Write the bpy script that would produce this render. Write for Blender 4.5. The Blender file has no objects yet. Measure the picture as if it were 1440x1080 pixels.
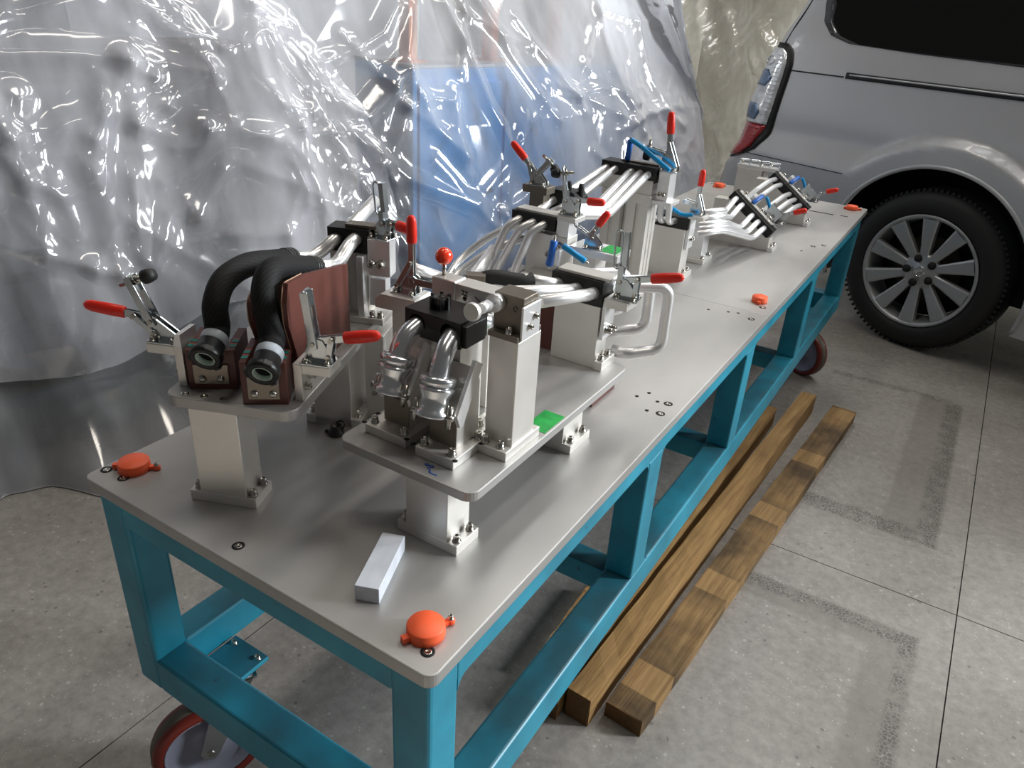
import bpy, bmesh, math, random
import numpy as np
from mathutils import Matrix, Vector
random.seed(7)
PI = math.pi
SC = bpy.context.scene
COL = SC.collection

# ---------------------------------------------------------------- camera, world, lights, exposure
cam_d = bpy.data.cameras.new('camera')
cam_d.sensor_width = 36.0
cam_d.lens = 36.0 * 1058.29 / 1440.0
cam_d.clip_start = 0.05
cam = bpy.data.objects.new('camera', cam_d)
COL.objects.link(cam)
CAM_R = ((0.8443084, -0.28894307, 0.45128176), (0.53274798, 0.36202685, -0.76492885), (0.05764478, 0.8862553, 0.45959615))
cam.matrix_world = Matrix.Translation((0.389798, -0.514633, 1.442382)) @ Matrix(CAM_R).to_4x4()
SC.camera = cam

world = bpy.data.worlds.new('hall_ambient')
SC.world = world
world.use_nodes = True
bg = world.node_tree.nodes['Background']
bg.inputs[0].default_value = (0.95, 0.93, 0.90, 1)
bg.inputs[1].default_value = 0.075

def area(name, loc, target, sx, sy, power, col):
    d = bpy.data.lights.new(name, 'AREA')
    d.shape = 'RECTANGLE'; d.size = sx; d.size_y = sy
    d.energy = power; d.color = col
    o = bpy.data.objects.new(name, d)
    COL.objects.link(o)
    o.location = loc
    o.rotation_euler = (Vector(target) - Vector(loc)).to_track_quat('-Z', 'Y').to_euler()
    return o
# high windows of the hall on the right, and the roof lights over the tables
for k in range(2):
    y = 4.6 + 3.2 * k
    area('hall_window', (6.6, y, 3.7), (-0.6, y * 0.5, 0.7), 0.9, 2.6, 700, (0.92, 0.965, 1.0))
for k in range(3):
    area('roof_light', (-1.2 + 1.6 * k, 5.4, 6.2), (-1.2 + 1.6 * k, 4.2, 0), 0.5, 4.0, 80, (1.0, 0.98, 0.95))
for k in range(2):
    area('roof_light', (-1.8 + 3.8 * k, 1.0, 6.2), (-1.8 + 3.8 * k, 1.0, 0), 0.5, 2.2, 45, (1.0, 0.92, 0.82))
bounce_fill = area('floor_bounce_fill', (0.3, -1.9, 5.6), (0.3, -1.9, 0), 0.7, 0.7, 30, (1.0, 0.93, 0.84))  # added fill: brightens unseen floor that the front metal faces reflect
bounce_fill.data.spread = math.radians(36)
SC.view_settings.view_transform = 'Standard'
SC.view_settings.look = 'None'
SC.view_settings.exposure = 0.16
SC.view_settings.gamma = 1.0
SC.view_settings.use_curve_mapping = False
SC.cycles.transparent_max_bounces = 24
SC.cycles.max_bounces = 10

# ---------------------------------------------------------------- materials
def lin(c):
    return tuple(((x / 12.92) if x <= 0.04045 else ((x + 0.055) / 1.055) ** 2.4) for x in c)
def mat(name, col, rough=0.5, metal=0.0, **k):
    m = bpy.data.materials.new(name)
    m.use_nodes = True
    b = m.node_tree.nodes['Principled BSDF']
    c = lin(col) if not k.get('linear') else col
    b.inputs['Base Color'].default_value = (*c, 1)
    b.inputs['Roughness'].default_value = rough
    b.inputs['Metallic'].default_value = metal
    if 'coat' in k: b.inputs['Coat Weight'].default_value = k['coat']; b.inputs['Coat Roughness'].default_value = 0.05
    if 'spec' in k: b.inputs['Specular IOR Level'].default_value = k['spec']
    if 'trans' in k: b.inputs['Transmission Weight'].default_value = k['trans']
    n = m.node_tree.nodes; L = m.node_tree.links
    if 'noise' in k:      # (scale, amount, detail, stretch) : colour mottling of the surface itself
        sc, amt, det, st = k['noise']
        tc = n.new('ShaderNodeTexCoord'); mp = n.new('ShaderNodeMapping'); mp.inputs['Scale'].default_value = st
        tx = n.new('ShaderNodeTexNoise'); tx.inputs['Scale'].default_value = sc; tx.inputs['Detail'].default_value = det
        L.new(tc.outputs['Object'], mp.inputs[0]); L.new(mp.outputs[0], tx.inputs['Vector'])
        rp = n.new('ShaderNodeValToRGB')
        rp.color_ramp.elements[0].position = 0.3; rp.color_ramp.elements[1].position = 0.72
        rp.color_ramp.elements[0].color = (*[x * (1 - amt) for x in c], 1)
        rp.color_ramp.elements[1].color = (*[min(1, x * (1 + amt)) for x in c], 1)
        L.new(tx.outputs['Fac'], rp.inputs[0]); L.new(rp.outputs[0], b.inputs['Base Color'])
        if k.get('rvar'):
            mr = n.new('ShaderNodeMapRange'); mr.inputs[3].default_value = max(0.03, rough - k['rvar']); mr.inputs[4].default_value = rough + k['rvar']
            L.new(tx.outputs['Fac'], mr.inputs[0]); L.new(mr.outputs[0], b.inputs['Roughness'])
    if 'bump' in k:       # (scale, strength, distance, stretch)
        sc, s, dist, st = k['bump']
        tc = n.new('ShaderNodeTexCoord'); mp = n.new('ShaderNodeMapping'); mp.inputs['Scale'].default_value = st
        tx = n.new('ShaderNodeTexNoise'); tx.inputs['Scale'].default_value = sc; tx.inputs['Detail'].default_value = 4
        bp = n.new('ShaderNodeBump'); bp.inputs['Strength'].default_value = s; bp.inputs['Distance'].default_value = dist
        L.new(tc.outputs['Object'], mp.inputs[0]); L.new(mp.outputs[0], tx.inputs['Vector'])
        L.new(tx.outputs['Fac'], bp.inputs['Height']); L.new(bp.outputs[0], b.inputs['Normal'])
    return m

ONE = (1, 1, 1)
M = {}
M['plate'] = mat('milled_plate_aluminium', (0.70, 0.695, 0.685), 0.46, 0.65, noise=(4, 0.20, 8, (1, 0.45, 1)), rvar=0.12, bump=(260, 0.06, 0.0006, (1, 0.12, 1)))
M['alu'] = mat('satin_aluminium', (0.88, 0.87, 0.85), 0.42, 0.70, noise=(14, 0.05, 3, ONE), rvar=0.05)
M['alu_edge'] = mat('bright_machined_aluminium', (0.93, 0.93, 0.93), 0.34, 0.65, noise=(20, 0.05, 3, ONE))
M['tube'] = mat('polished_tube_aluminium', (0.93, 0.93, 0.93), 0.33, 0.75, noise=(30, 0.05, 3, ONE))
M['shiny'] = mat('bright_fitting_aluminium', (0.88, 0.89, 0.90), 0.20, 0.95)
M['steel'] = mat('zinc_plated_steel', (0.78, 0.80, 0.81), 0.22, 1.0, noise=(25, 0.08, 3, ONE))
M['bolt'] = mat('stainless_bolt_steel', (0.70, 0.69, 0.66), 0.25, 1.0)
M['dark_steel'] = mat('dull_tool_steel', (0.50, 0.47, 0.43), 0.42, 0.8, noise=(30, 0.10, 3, ONE))
M['black'] = mat('black_nylon', (0.035, 0.035, 0.038), 0.42, 0.0)
M['rubber'] = mat('black_rubber', (0.05, 0.05, 0.052), 0.6, 0.0)
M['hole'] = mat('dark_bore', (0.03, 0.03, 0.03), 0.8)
M['red'] = mat('red_vinyl_grip', (0.90, 0.16, 0.08), 0.38)
M['ball'] = mat('red_ball_plastic', (0.92, 0.24, 0.12), 0.16, coat=0.6)
M['orange'] = mat('orange_plastic_cap', (0.96, 0.38, 0.20), 0.5, noise=(20, 0.06, 3, ONE))
M['bluegrip'] = mat('blue_vinyl_sleeve', (0.05, 0.36, 0.70), 0.4)
M['cyan'] = mat('translucent_blue_lanyard', (0.04, 0.55, 0.78), 0.3)
M['phenolic'] = mat('red_brown_phenolic', (0.335, 0.165, 0.13), 0.5, noise=(40, 0.10, 3, ONE))
M['phenolic_cut'] = mat('cut_phenolic_edge', (0.66, 0.54, 0.44), 0.7)
M['greenlabel'] = mat('green_paper_label', (0.10, 0.60, 0.26), 0.55, noise=(60, 0.25, 4, ONE))
M['teal_tape'] = mat('teal_tape', (0.10, 0.52, 0.48), 0.5)
M['red_tape'] = mat('red_tape', (0.72, 0.24, 0.20), 0.5)
M['ink'] = mat('black_marker_ink', (0.06, 0.06, 0.07), 0.6)
M['blueink'] = mat('blue_marker_ink', (0.10, 0.28, 0.62), 0.6)
M['white_ring'] = mat('grey_hose_collar', (0.62, 0.65, 0.68), 0.45)
M['seal'] = mat('pale_green_seal', (0.74, 0.82, 0.76), 0.4)
M['rawalu'] = mat('pale_raw_bar', (0.80, 0.82, 0.85), 0.6, 0.25, noise=(30, 0.10, 4, ONE))

def teal_paint():
    m = mat('teal_frame_paint', (0.12, 0.53, 0.63), 0.38)
    n = m.node_tree.nodes; L = m.node_tree.links; b = n['Principled BSDF']
    tc = n.new('ShaderNodeTexCoord')
    t1 = n.new('ShaderNodeTexNoise'); t1.inputs['Scale'].default_value = 7; t1.inputs['Detail'].default_value = 8
    t2 = n.new('ShaderNodeTexNoise'); t2.inputs['Scale'].default_value = 26; t2.inputs['Detail'].default_value = 6; t2.inputs['Roughness'].default_value = 0.7
    for t in (t1, t2): L.new(tc.outputs['Object'], t.inputs['Vector'])
    r1 = n.new('ShaderNodeValToRGB'); r1.color_ramp.elements[0].position = 0.34; r1.color_ramp.elements[1].position = 0.7
    r1.color_ramp.elements[0].color = (*lin((0.10, 0.47, 0.56)), 1); r1.color_ramp.elements[1].color = (*lin((0.15, 0.58, 0.68)), 1)
    r2 = n.new('ShaderNodeValToRGB'); r2.color_ramp.elements[0].position = 0.66; r2.color_ramp.elements[1].position = 0.74
    mx = n.new('ShaderNodeMix'); mx.data_type = 'RGBA'
    L.new(t1.outputs['Fac'], r1.inputs[0]); L.new(t2.outputs['Fac'], r2.inputs[0])
    L.new(r2.outputs[0], mx.inputs['Factor']); L.new(r1.outputs[0], mx.inputs['A'])
    mx.inputs['B'].default_value = (*lin((0.14, 0.20, 0.22)), 1)
    # grime trodden and rubbed into the upward faces of the rails
    ge = n.new('ShaderNodeNewGeometry'); sz = n.new('ShaderNodeSeparateXYZ'); L.new(ge.outputs['True Normal'], sz.inputs[0])
    up = n.new('ShaderNodeMath'); up.operation = 'GREATER_THAN'; up.inputs[1].default_value = 0.8; L.new(sz.outputs[2], up.inputs[0])
    t3 = n.new('ShaderNodeTexNoise'); t3.inputs['Scale'].default_value = 5; t3.inputs['Detail'].default_value = 9; L.new(tc.outputs['Object'], t3.inputs['Vector'])
    r3 = n.new('ShaderNodeValToRGB'); r3.color_ramp.elements[0].position = 0.36; r3.color_ramp.elements[1].position = 0.62
    r3.color_ramp.elements[0].color = (0.25, 0.25, 0.25, 1); r3.color_ramp.elements[1].color = (0.85, 0.85, 0.85, 1)
    L.new(t3.outputs['Fac'], r3.inputs[0])
    gm = n.new('ShaderNodeMath'); gm.operation = 'MULTIPLY'; L.new(up.outputs[0], gm.inputs[0]); L.new(r3.outputs[0], gm.inputs[1])
    m4 = n.new('ShaderNodeMix'); m4.data_type = 'RGBA'; m4.inputs['B'].default_value = (*lin((0.17, 0.27, 0.30)), 1)
    L.new(gm.outputs[0], m4.inputs['Factor']); L.new(mx.outputs['Result'], m4.inputs['A'])
    L.new(m4.outputs['Result'], b.inputs['Base Color'])
    return m
M['teal'] = teal_paint()

def wood(name, base, dark, patch=False):
    m = mat(name, base, 0.75)
    n = m.node_tree.nodes; L = m.node_tree.links; b = n['Principled BSDF']
    tc = n.new('ShaderNodeTexCoord'); mp = n.new('ShaderNodeMapping'); mp.inputs['Scale'].default_value = (1, 0.07, 1)
    L.new(tc.outputs['Object'], mp.inputs[0])
    t1 = n.new('ShaderNodeTexNoise'); t1.inputs['Scale'].default_value = 70; t1.inputs['Detail'].default_value = 6
    t2 = n.new('ShaderNodeTexNoise'); t2.inputs['Scale'].default_value = 6; t2.inputs['Detail'].default_value = 5
    L.new(mp.outputs[0], t1.inputs['Vector']); L.new(tc.outputs['Object'], t2.inputs['Vector'])
    r1 = n.new('ShaderNodeValToRGB'); r1.color_ramp.elements[0].position = 0.32; r1.color_ramp.elements[1].position = 0.66
    r1.color_ramp.elements[0].color = (*lin(dark), 1); r1.color_ramp.elements[1].color = (*lin(base), 1)
    L.new(t1.outputs['Fac'], r1.inputs[0])
    r2 = n.new('ShaderNodeValToRGB'); r2.color_ramp.elements[0].position = 0.40 if patch else 0.28; r2.color_ramp.elements[1].position = 0.70 if patch else 0.52
    lo = 0.26 if patch else 0.72
    r2.color_ramp.elements[0].color = (lo, lo * 0.97, lo * 0.92, 1)
    L.new(t2.outputs['Fac'], r2.inputs[0])
    mx = n.new('ShaderNodeMix'); mx.data_type = 'RGBA'; mx.blend_type = 'MULTIPLY'; mx.inputs['Factor'].default_value = 1
    L.new(r1.outputs[0], mx.inputs['A']); L.new(r2.outputs[0], mx.inputs['B']); L.new(mx.outputs['Result'], b.inputs['Base Color'])
    if patch:
        sp = n.new('ShaderNodeSeparateXYZ'); L.new(tc.outputs['Object'], sp.inputs[0])
        wv = n.new('ShaderNodeMath'); wv.operation = 'SINE'
        ml = n.new('ShaderNodeMath'); ml.operation = 'MULTIPLY_ADD'; ml.inputs[1].default_value = 14.5; ml.inputs[2].default_value = 1.2
        L.new(sp.outputs[1], ml.inputs[0]); L.new(ml.outputs[0], wv.inputs[0])
        rr = n.new('ShaderNodeValToRGB'); rr.color_ramp.elements[0].position = 0.74; rr.color_ramp.elements[1].position = 0.78
        rr.color_ramp.elements[0].color = (0, 0, 0, 1); rr.color_ramp.elements[1].color = (1, 1, 1, 1)
        L.new(wv.outputs[0], rr.inputs[0])
        m2 = n.new('ShaderNodeMix'); m2.data_type = 'RGBA'
        L.new(rr.outputs[0], m2.inputs['Factor']); L.new(mx.outputs['Result'], m2.inputs['A']); L.new(r1.outputs[0], m2.inputs['B'])
        L.new(m2.outputs['Result'], b.inputs['Base Color'])
    bp = n.new('ShaderNodeBump'); bp.inputs['Strength'].default_value = 0.8; bp.inputs['Distance'].default_value = 0.004
    L.new(t1.outputs['Fac'], bp.inputs['Height']); L.new(bp.outputs[0], b.inputs['Normal'])
    return m
M['wood'] = wood('sawn_pine', (0.66, 0.52, 0.32), (0.53, 0.40, 0.23))
M['wood_dirty'] = wood('stained_pine', (0.62, 0.49, 0.31), (0.50, 0.38, 0.22), True)
M['wood_end'] = mat('pine_end_grain', (0.42, 0.30, 0.17), 0.85, noise=(60, 0.2, 4, ONE))

# ---------------------------------------------------------------- mesh builder
class MB:
    def __init__(s):
        s.v = []; s.f = []; s.sm = []
    def add(s, vs, fs, smooth=False, T=None):
        o = len(s.v)
        s.v += [tuple(T @ Vector(p)) for p in vs] if T is not None else [tuple(p) for p in vs]
        for f in fs:
            s.f.append(tuple(i + o for i in f)); s.sm.append(smooth)
        return s
    def box(s, x0, x1, y0, y1, z0, z1, T=None):
        return s.add([(x0, y0, z0), (x1, y0, z0), (x1, y1, z0), (x0, y1, z0), (x0, y0, z1), (x1, y0, z1), (x1, y1, z1), (x0, y1, z1)],
                     [(3, 2, 1, 0), (4, 5, 6, 7), (0, 1, 5, 4), (1, 2, 6, 5), (2, 3, 7, 6), (3, 0, 4, 7)], False, T)
    def prism(s, poly, z0, z1, T=None):
        n = len(poly)
        vs = [(x, y, z0) for x, y in poly] + [(x, y, z1) for x, y in poly]
        fs = [tuple(range(n - 1, -1, -1)), tuple(range(n, 2 * n))]
        fs += [(i, (i + 1) % n, n + (i + 1) % n, n + i) for i in range(n)]
        return s.add(vs, fs, False, T)
    def lathe(s, prof, n=20, T=None, smooth=True, caps=True):     # prof: (r, z) from bottom to top, about local z
        vs = []; fs = []
        for r, z in prof:
            for k in range(n):
                a = 2 * PI * k / n
                vs.append((r * math.cos(a), r * math.sin(a), z))
        for i in range(len(prof) - 1):
            for k in range(n):
                k2 = (k + 1) % n
                fs.append((i * n + k, i * n + k2, (i + 1) * n + k2, (i + 1) * n + k))
        s.add(vs, fs, smooth, T)
        if not caps: return s
        o = len(s.v) - len(vs)
        if prof[0][0] > 1e-5:
            s.f.append(tuple(o + k for k in range(n - 1, -1, -1))); s.sm.append(False)
        if prof[-1][0] > 1e-5:
            m = (len(prof) - 1) * n
            s.f.append(tuple(o + m + k for k in range(n))); s.sm.append(False)
        return s
    def cyl(s, p0, p1, r, r1=None, n=16):
        p0 = Vector(p0); p1 = Vector(p1); d = p1 - p0
        T = Matrix.Translation(p0) @ d.to_track_quat('Z', 'Y').to_matrix().to_4x4()
        return s.lathe([(r, 0), (r if r1 is None else r1, d.length)], n, T)
    def tube(s, pts, r, n=14, fil=0.03, seg=7, caps=True, bore=None):
        path = fillet(pts, fil, seg)
        rings = sweep(path, r, n)
        vs = [p for ring in rings for p in ring]; fs = []
        for i in range(len(rings) - 1):
            for k in range(n):
                k2 = (k + 1) % n
                fs.append((i * n + k, i * n + k2, (i + 1) * n + k2, (i + 1) * n + k))
        s.add(vs, fs, True)
        if caps:
            o = len(s.v) - len(vs); m = (len(rings) - 1) * n
            s.f.append(tuple(o + k for k in range(n - 1, -1, -1))); s.sm.append(False)
            s.f.append(tuple(o + m + k for k in range(n))); s.sm.append(False)
        return s
    def bar(s, p0, p1, w, t, up=(0, 0, 1)):            # rectangular bar from p0 to p1: w across, t along up
        p0 = Vector(p0); p1 = Vector(p1); d = (p1 - p0); Ln = d.length; z = d.normalized()
        y = Vector(up); y = (y - z * y.dot(z)).normalized(); x = y.cross(z)
        T = Matrix(((x.x, y.x, z.x, p0.x), (x.y, y.y, z.y, p0.y), (x.z, y.z, z.z, p0.z), (0, 0, 0, 1)))
        return s.box(-w / 2, w / 2, -t / 2, t / 2, 0, Ln, T)
    def mesh(s, name, m):
        me = bpy.data.meshes.new(name)
        me.from_pydata(s.v, [], s.f)
        me.polygons.foreach_set('use_smooth', s.sm)
        ms = m if isinstance(m, (list, tuple)) else [m]
        for q in ms: me.materials.append(q)
        bm = bmesh.new(); bm.from_mesh(me); bmesh.ops.recalc_face_normals(bm, faces=bm.faces); bm.to_mesh(me); bm.free()
        return me
    def build(s, name, m, parent=None, bevel=0.0, seg=2, loc=None):
        o = bpy.data.objects.new(name, s.mesh(name, m))
        COL.objects.link(o)
        if parent is not None: o.parent = parent
        if loc is not None: o.location = loc
        if bevel:
            b = o.modifiers.new('edge', 'BEVEL'); b.width = bevel; b.segments = seg; b.limit_method = 'ANGLE'; b.angle_limit = math.radians(50)
            b.harden_normals = False
        return o

def fillet(pts, fil, seg=7):
    P = [Vector(p) for p in pts]
    if len(P) < 3 or fil < 1e-6: return P
    out = [P[0]]
    for i in range(1, len(P) - 1):
        a = P[i - 1] - P[i]; b = P[i + 1] - P[i]
        d = min(fil, a.length * 0.48, b.length * 0.48)
        A = P[i] + a.normalized() * d; B = P[i] + b.normalized() * d
        for k in range(seg + 1):
            t = k / seg
            out.append(A * (1 - t) ** 2 + P[i] * 2 * t * (1 - t) + B * t ** 2)
    out.append(P[-1])
    return out
def sweep(path, r, n):
    rings = []; up = None
    m = len(path)
    for i, p in enumerate(path):
        t = (path[min(i + 1, m - 1)] - path[max(i - 1, 0)]).normalized()
        if up is None:
            up = Vector((0, 0, 1)) if abs(t.z) < 0.9 else Vector((1, 0, 0))
        up = (up - t * up.dot(t)).normalized()
        x = t.cross(up)
        rr = r[i] if isinstance(r, (list, tuple)) else r
        rings.append([p + (x * math.cos(2 * PI * k / n) + up * math.sin(2 * PI * k / n)) * rr for k in range(n)])
    return rings
def roundrect(x0, x1, y0, y1, r, n=6):
    out = []
    for cx, cy, a0 in ((x1 - r, y0 + r, -90), (x1 - r, y1 - r, 0), (x0 + r, y1 - r, 90), (x0 + r, y0 + r, 180)):
        for k in range(n + 1):
            a = math.radians(a0 + 90 * k / n)
            out.append((cx + r * math.cos(a), cy + r * math.sin(a)))
    return out
def spline(pts, sub=8):
    P = [Vector(p) for p in pts]; out = []
    for i in range(len(P) - 1):
        a = P[max(i - 1, 0)]; b = P[i]; c = P[i + 1]; d = P[min(i + 2, len(P) - 1)]
        for k in range(sub):
            t = k / sub
            out.append(0.5 * (2 * b + (c - a) * t + (2 * a - 5 * b + 4 * c - d) * t * t + (3 * b - a - 3 * c + d) * t ** 3))
    out.append(P[-1])
    return out

def thing(name, label, cat, loc=(0, 0, 0), rz=0.0, group=None):
    o = bpy.data.objects.new(name, None)
    COL.objects.link(o)
    o.empty_display_size = 0.05
    o.location = loc; o.rotation_euler = (0, 0, rz)
    o['label'] = label; o['category'] = cat
    if group: o['group'] = group
    return o
def tag(o, label, cat, group=None):
    o['label'] = label; o['category'] = cat
    if group: o['group'] = group
    return o
def struct(o):
    o['kind'] = 'structure'
    return o
def place(mesh, name, parent, T):
    o = bpy.data.objects.new(name, mesh)
    COL.objects.link(o)
    o.parent = parent
    o.matrix_local = T
    return o

def bolt_mesh(r, h):
    b = MB(); n = 14
    b.lathe([(r * 1.25, 0), (r * 1.25, h * 0.12), (r, h * 0.12), (r, h * 0.93), (r * 0.92, h), (r * 0.58, h), (r * 0.52, h * 0.45), (0.00001, h * 0.45)], n)
    return b.mesh('bolt', M['bolt'])
BOLT = {}
def bolts(parent, pts, r=0.0055, h=0.011, axis=(0, 0, 1), name='bolt'):
    k = (r, h)
    if k not in BOLT: BOLT[k] = bolt_mesh(r, h)
    q = Vector(axis).to_track_quat('Z', 'Y').to_matrix().to_4x4()
    for p in pts: place(BOLT[k], name, parent, Matrix.Translation(p) @ q)
def dup(root, loc, rz=None, label=None, scale=None):
    def cp(o, par):
        c = o.copy(); COL.objects.link(c)
        if par is not None: c.parent = par
        for ch in o.children: cp(ch, c)
        return c
    r = cp(root, None)
    r.location = loc
    if rz is not None: r.rotation_euler = (0, 0, rz)
    if label: r['label'] = label
    if scale: r.scale = (scale,) * 3
    return r
# ================================================================ the hall: floor slabs and walls
def floor_material():
    m = mat('polished_terrazzo_concrete', (0.60, 0.58, 0.56), 0.42)
    n = m.node_tree.nodes; L = m.node_tree.links; b = n['Principled BSDF']
    g = n.new('ShaderNodeNewGeometry')
    def math_(op, a, bb=None, clamp=False):
        x = n.new('ShaderNodeMath'); x.operation = op; x.use_clamp = clamp
        for i, v in enumerate((a, bb)):
            if v is None: continue
            if isinstance(v, (int, float)): x.inputs[i].default_value = v
            else: L.new(v, x.inputs[i])
        return x.outputs[0]
    def noise(sc, det, rough=0.5):
        t = n.new('ShaderNodeTexNoise'); t.inputs['Scale'].default_value = sc; t.inputs['Detail'].default_value = det
        t.inputs['Roughness'].default_value = rough
        L.new(g.outputs['Position'], t.inputs['Vector']); return t.outputs['Fac']
    def vor(sc, feat='F1'):
        t = n.new('ShaderNodeTexVoronoi'); t.inputs['Scale'].default_value = sc; t.feature = feat
        L.new(g.outputs['Position'], t.inputs['Vector']); return t
    def ramp(f, p0, p1, c0, c1):
        r = n.new('ShaderNodeValToRGB'); e = r.color_ramp.elements
        e[0].position = p0; e[1].position = p1; e[0].color = (*c0, 1); e[1].color = (*c1, 1)
        L.new(f, r.inputs[0]); return r.outputs[0]
    def mix(f, a, bb, mode='MIX'):
        x = n.new('ShaderNodeMix'); x.data_type = 'RGBA'; x.blend_type = mode
        for key, v in (('Factor', f), ('A', a), ('B', bb)):
            if isinstance(v, (int, float)): x.inputs[key].default_value = v
            elif isinstance(v, tuple): x.inputs[key].default_value = (*v, 1)
            else: L.new(v, x.inputs[key])
        return x.outputs['Result']
    base = ramp(noise(1.6, 8, 0.6), 0.3, 0.72, lin((0.50, 0.48, 0.455)), lin((0.63, 0.615, 0.595)))
    base = mix(0.55, base, ramp(noise(34, 8, 0.72), 0.3, 0.7, (0.42, 0.42, 0.42), (1.22, 1.22, 1.21)), 'MULTIPLY')
    chips = vor(95)
    light = math_('LESS_THAN', chips.outputs['Distance'], 0.16)
    pick = math_('GREATER_THAN', noise(30, 2), 0.56)
    base = mix(math_('MULTIPLY', math_('MULTIPLY', light, pick), 0.55), base, lin((0.78, 0.77, 0.75)))
    flakes = vor(46)
    fk = math_('MULTIPLY', math_('LESS_THAN', flakes.outputs['Distance'], 0.2), math_('GREATER_THAN', noise(17, 2), 0.58))
    base = mix(math_('MULTIPLY', fk, 0.30), base, lin((0.80, 0.79, 0.77)))
    spots = vor(28)
    dk = math_('MULTIPLY', math_('LESS_THAN', spots.outputs['Distance'], 0.13), math_('GREATER_THAN', noise(9, 2), 0.55))
    base = mix(math_('MULTIPLY', dk, 0.55), base, lin((0.30, 0.28, 0.26)))
    # worn footprints left by frames that stood here: exposed dark aggregate in straight bands
    sep = n.new('ShaderNodeSeparateXYZ'); L.new(g.outputs['Position'], sep.inputs[0])
    X, Y = sep.outputs[0], sep.outputs[1]
    def band(x0, x1, y0, y1):
        fx = math_('SUBTRACT', (x1 - x0) / 2, math_('ABSOLUTE', math_('SUBTRACT', X, (x0 + x1) / 2)))
        fy = math_('SUBTRACT', (y1 - y0) / 2, math_('ABSOLUTE', math_('SUBTRACT', Y, (y0 + y1) / 2)))
        return math_('MULTIPLY', math_('MINIMUM', fx, fy), 60, True)
    mask = None
    for q in ((0.005, 0.598, 1.339, 1.412), (0.551, 0.609, 0.23, 1.412), (0.046, 0.609, 1.855, 1.959), (0.525, 0.609, 1.855, 3.063), (0.036, 0.567, 3.032, 3.094)):
        v = band(*q); mask = v if mask is None else math_('MAXIMUM', mask, v)
    soft = None
    for q in ((0.473, 0.609, 0.23, 1.412), (0.421, 0.609, 1.855, 3.063), (0.005, 0.557, 1.292, 1.412)):
        v = band(*q); soft = v if soft is None else math_('MAXIMUM', soft, v)
    cells = vor(92, 'DISTANCE_TO_EDGE')
    ag = math_('MULTIPLY', math_('GREATER_THAN', cells.outputs['Distance'], 0.09), math_('MULTIPLY', math_('SUBTRACT', noise(16, 5, 0.65), 0.34), 5.0, True))
    base = mix(math_('MULTIPLY', soft, 0.45), base, lin((0.40, 0.38, 0.35)))
    base = mix(math_('MULTIPLY', math_('MULTIPLY', mask, ag), 0.74), base, lin((0.24, 0.23, 0.22)))
    L.new(base, b.inputs['Base Color'])
    L.new(math_('ADD', math_('MULTIPLY', noise(6, 4), 0.25), 0.38), b.inputs['Roughness'])
    bp = n.new('ShaderNodeBump'); bp.inputs['Strength'].default_value = 0.15; bp.inputs['Distance'].default_value = 0.002
    L.new(noise(60, 4), bp.inputs['Height']); L.new(bp.outputs[0], b.inputs['Normal'])
    return m
M['floor'] = floor_material()
M['joint'] = mat('floor_joint_filler', (0.12, 0.115, 0.11), 0.9)
M['wallp'] = mat('cream_wall_paint', (0.80, 0.78, 0.72), 0.7)
M['ribs'] = mat('ribbed_cream_cladding', (0.86, 0.83, 0.74), 0.6)

FZ = -0.06          # floor level; the table top lies 0.76 m above it
fl = struct(MB().box(-6, 5, -3.5, 10, FZ - 0.06, FZ - 0.006).build('floor', M['joint']))
xs = [-6.0, -3.985, -2.428, -0.865, 0.684, 2.244, 3.806, 5.0]
ys = [-3.5, -1.541, 1.57, 4.695, 7.82, 10.0]
for i in range(len(xs) - 1):
    for j in range(len(ys) - 1):
        MB().box(xs[i] + 0.0016, xs[i + 1] - 0.0016, ys[j] + 0.0016, ys[j + 1] - 0.0016, FZ - 0.006, FZ).build('slab', M['floor'], fl)
wb = struct(MB().box(-6, 5, 9.6, 9.9, FZ, 4.2).build('wall_back', M['wallp']))
for k in range(44):
    MB().prism([(-3.9 + k * 0.125, 9.6), (-3.88 + k * 0.125, 9.55), (-3.83 + k * 0.125, 9.55), (-3.81 + k * 0.125, 9.6)], 1.55, 3.4).build('rib', M['ribs'], wb)
M['wallg'] = mat('grey_wall_paint', (0.56, 0.56, 0.58), 0.7)
wl = struct(MB().box(-6.2, -5.9, -3.5, 9.9, FZ, 4.2).build('wall_left', M['wallg']))

# ================================================================ the welded fixture table
H = 0.70
table = thing('fixture_table', 'long teal steel fixture table with a thick aluminium top standing on casters', 'table', (0, 0, 0))
pl = roundrect(-0.72, 0, 0, 3.0977, 0.016)
def clip_y(poly, y, keep_low):
    out = []
    for i in range(len(poly)):
        a, b = poly[i], poly[(i + 1) % len(poly)]
        ia = (a[1] <= y) == keep_low; ib = (b[1] <= y) == keep_low
        if ia: out.append(a)
        if ia != ib:
            t = (y - a[1]) / (b[1] - a[1]); out.append((a[0] + t * (b[0] - a[0]), y))
    return out
MB().prism(clip_y(pl, 1.5044, True), H - 0.022, H).build('tabletop', M['plate'], table, 0.0018)
MB().prism(clip_y(pl, 1.5056, False), H - 0.022, H).build('tabletop', M['plate'], table, 0.0018)
FT, FB = H - 0.0222, 0.235          # frame top and bottom
LY = [(0.012, 0.078), (0.735, 0.808), (1.41, 1.484), (2.19, 2.268), (3.02, 3.086)]
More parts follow.
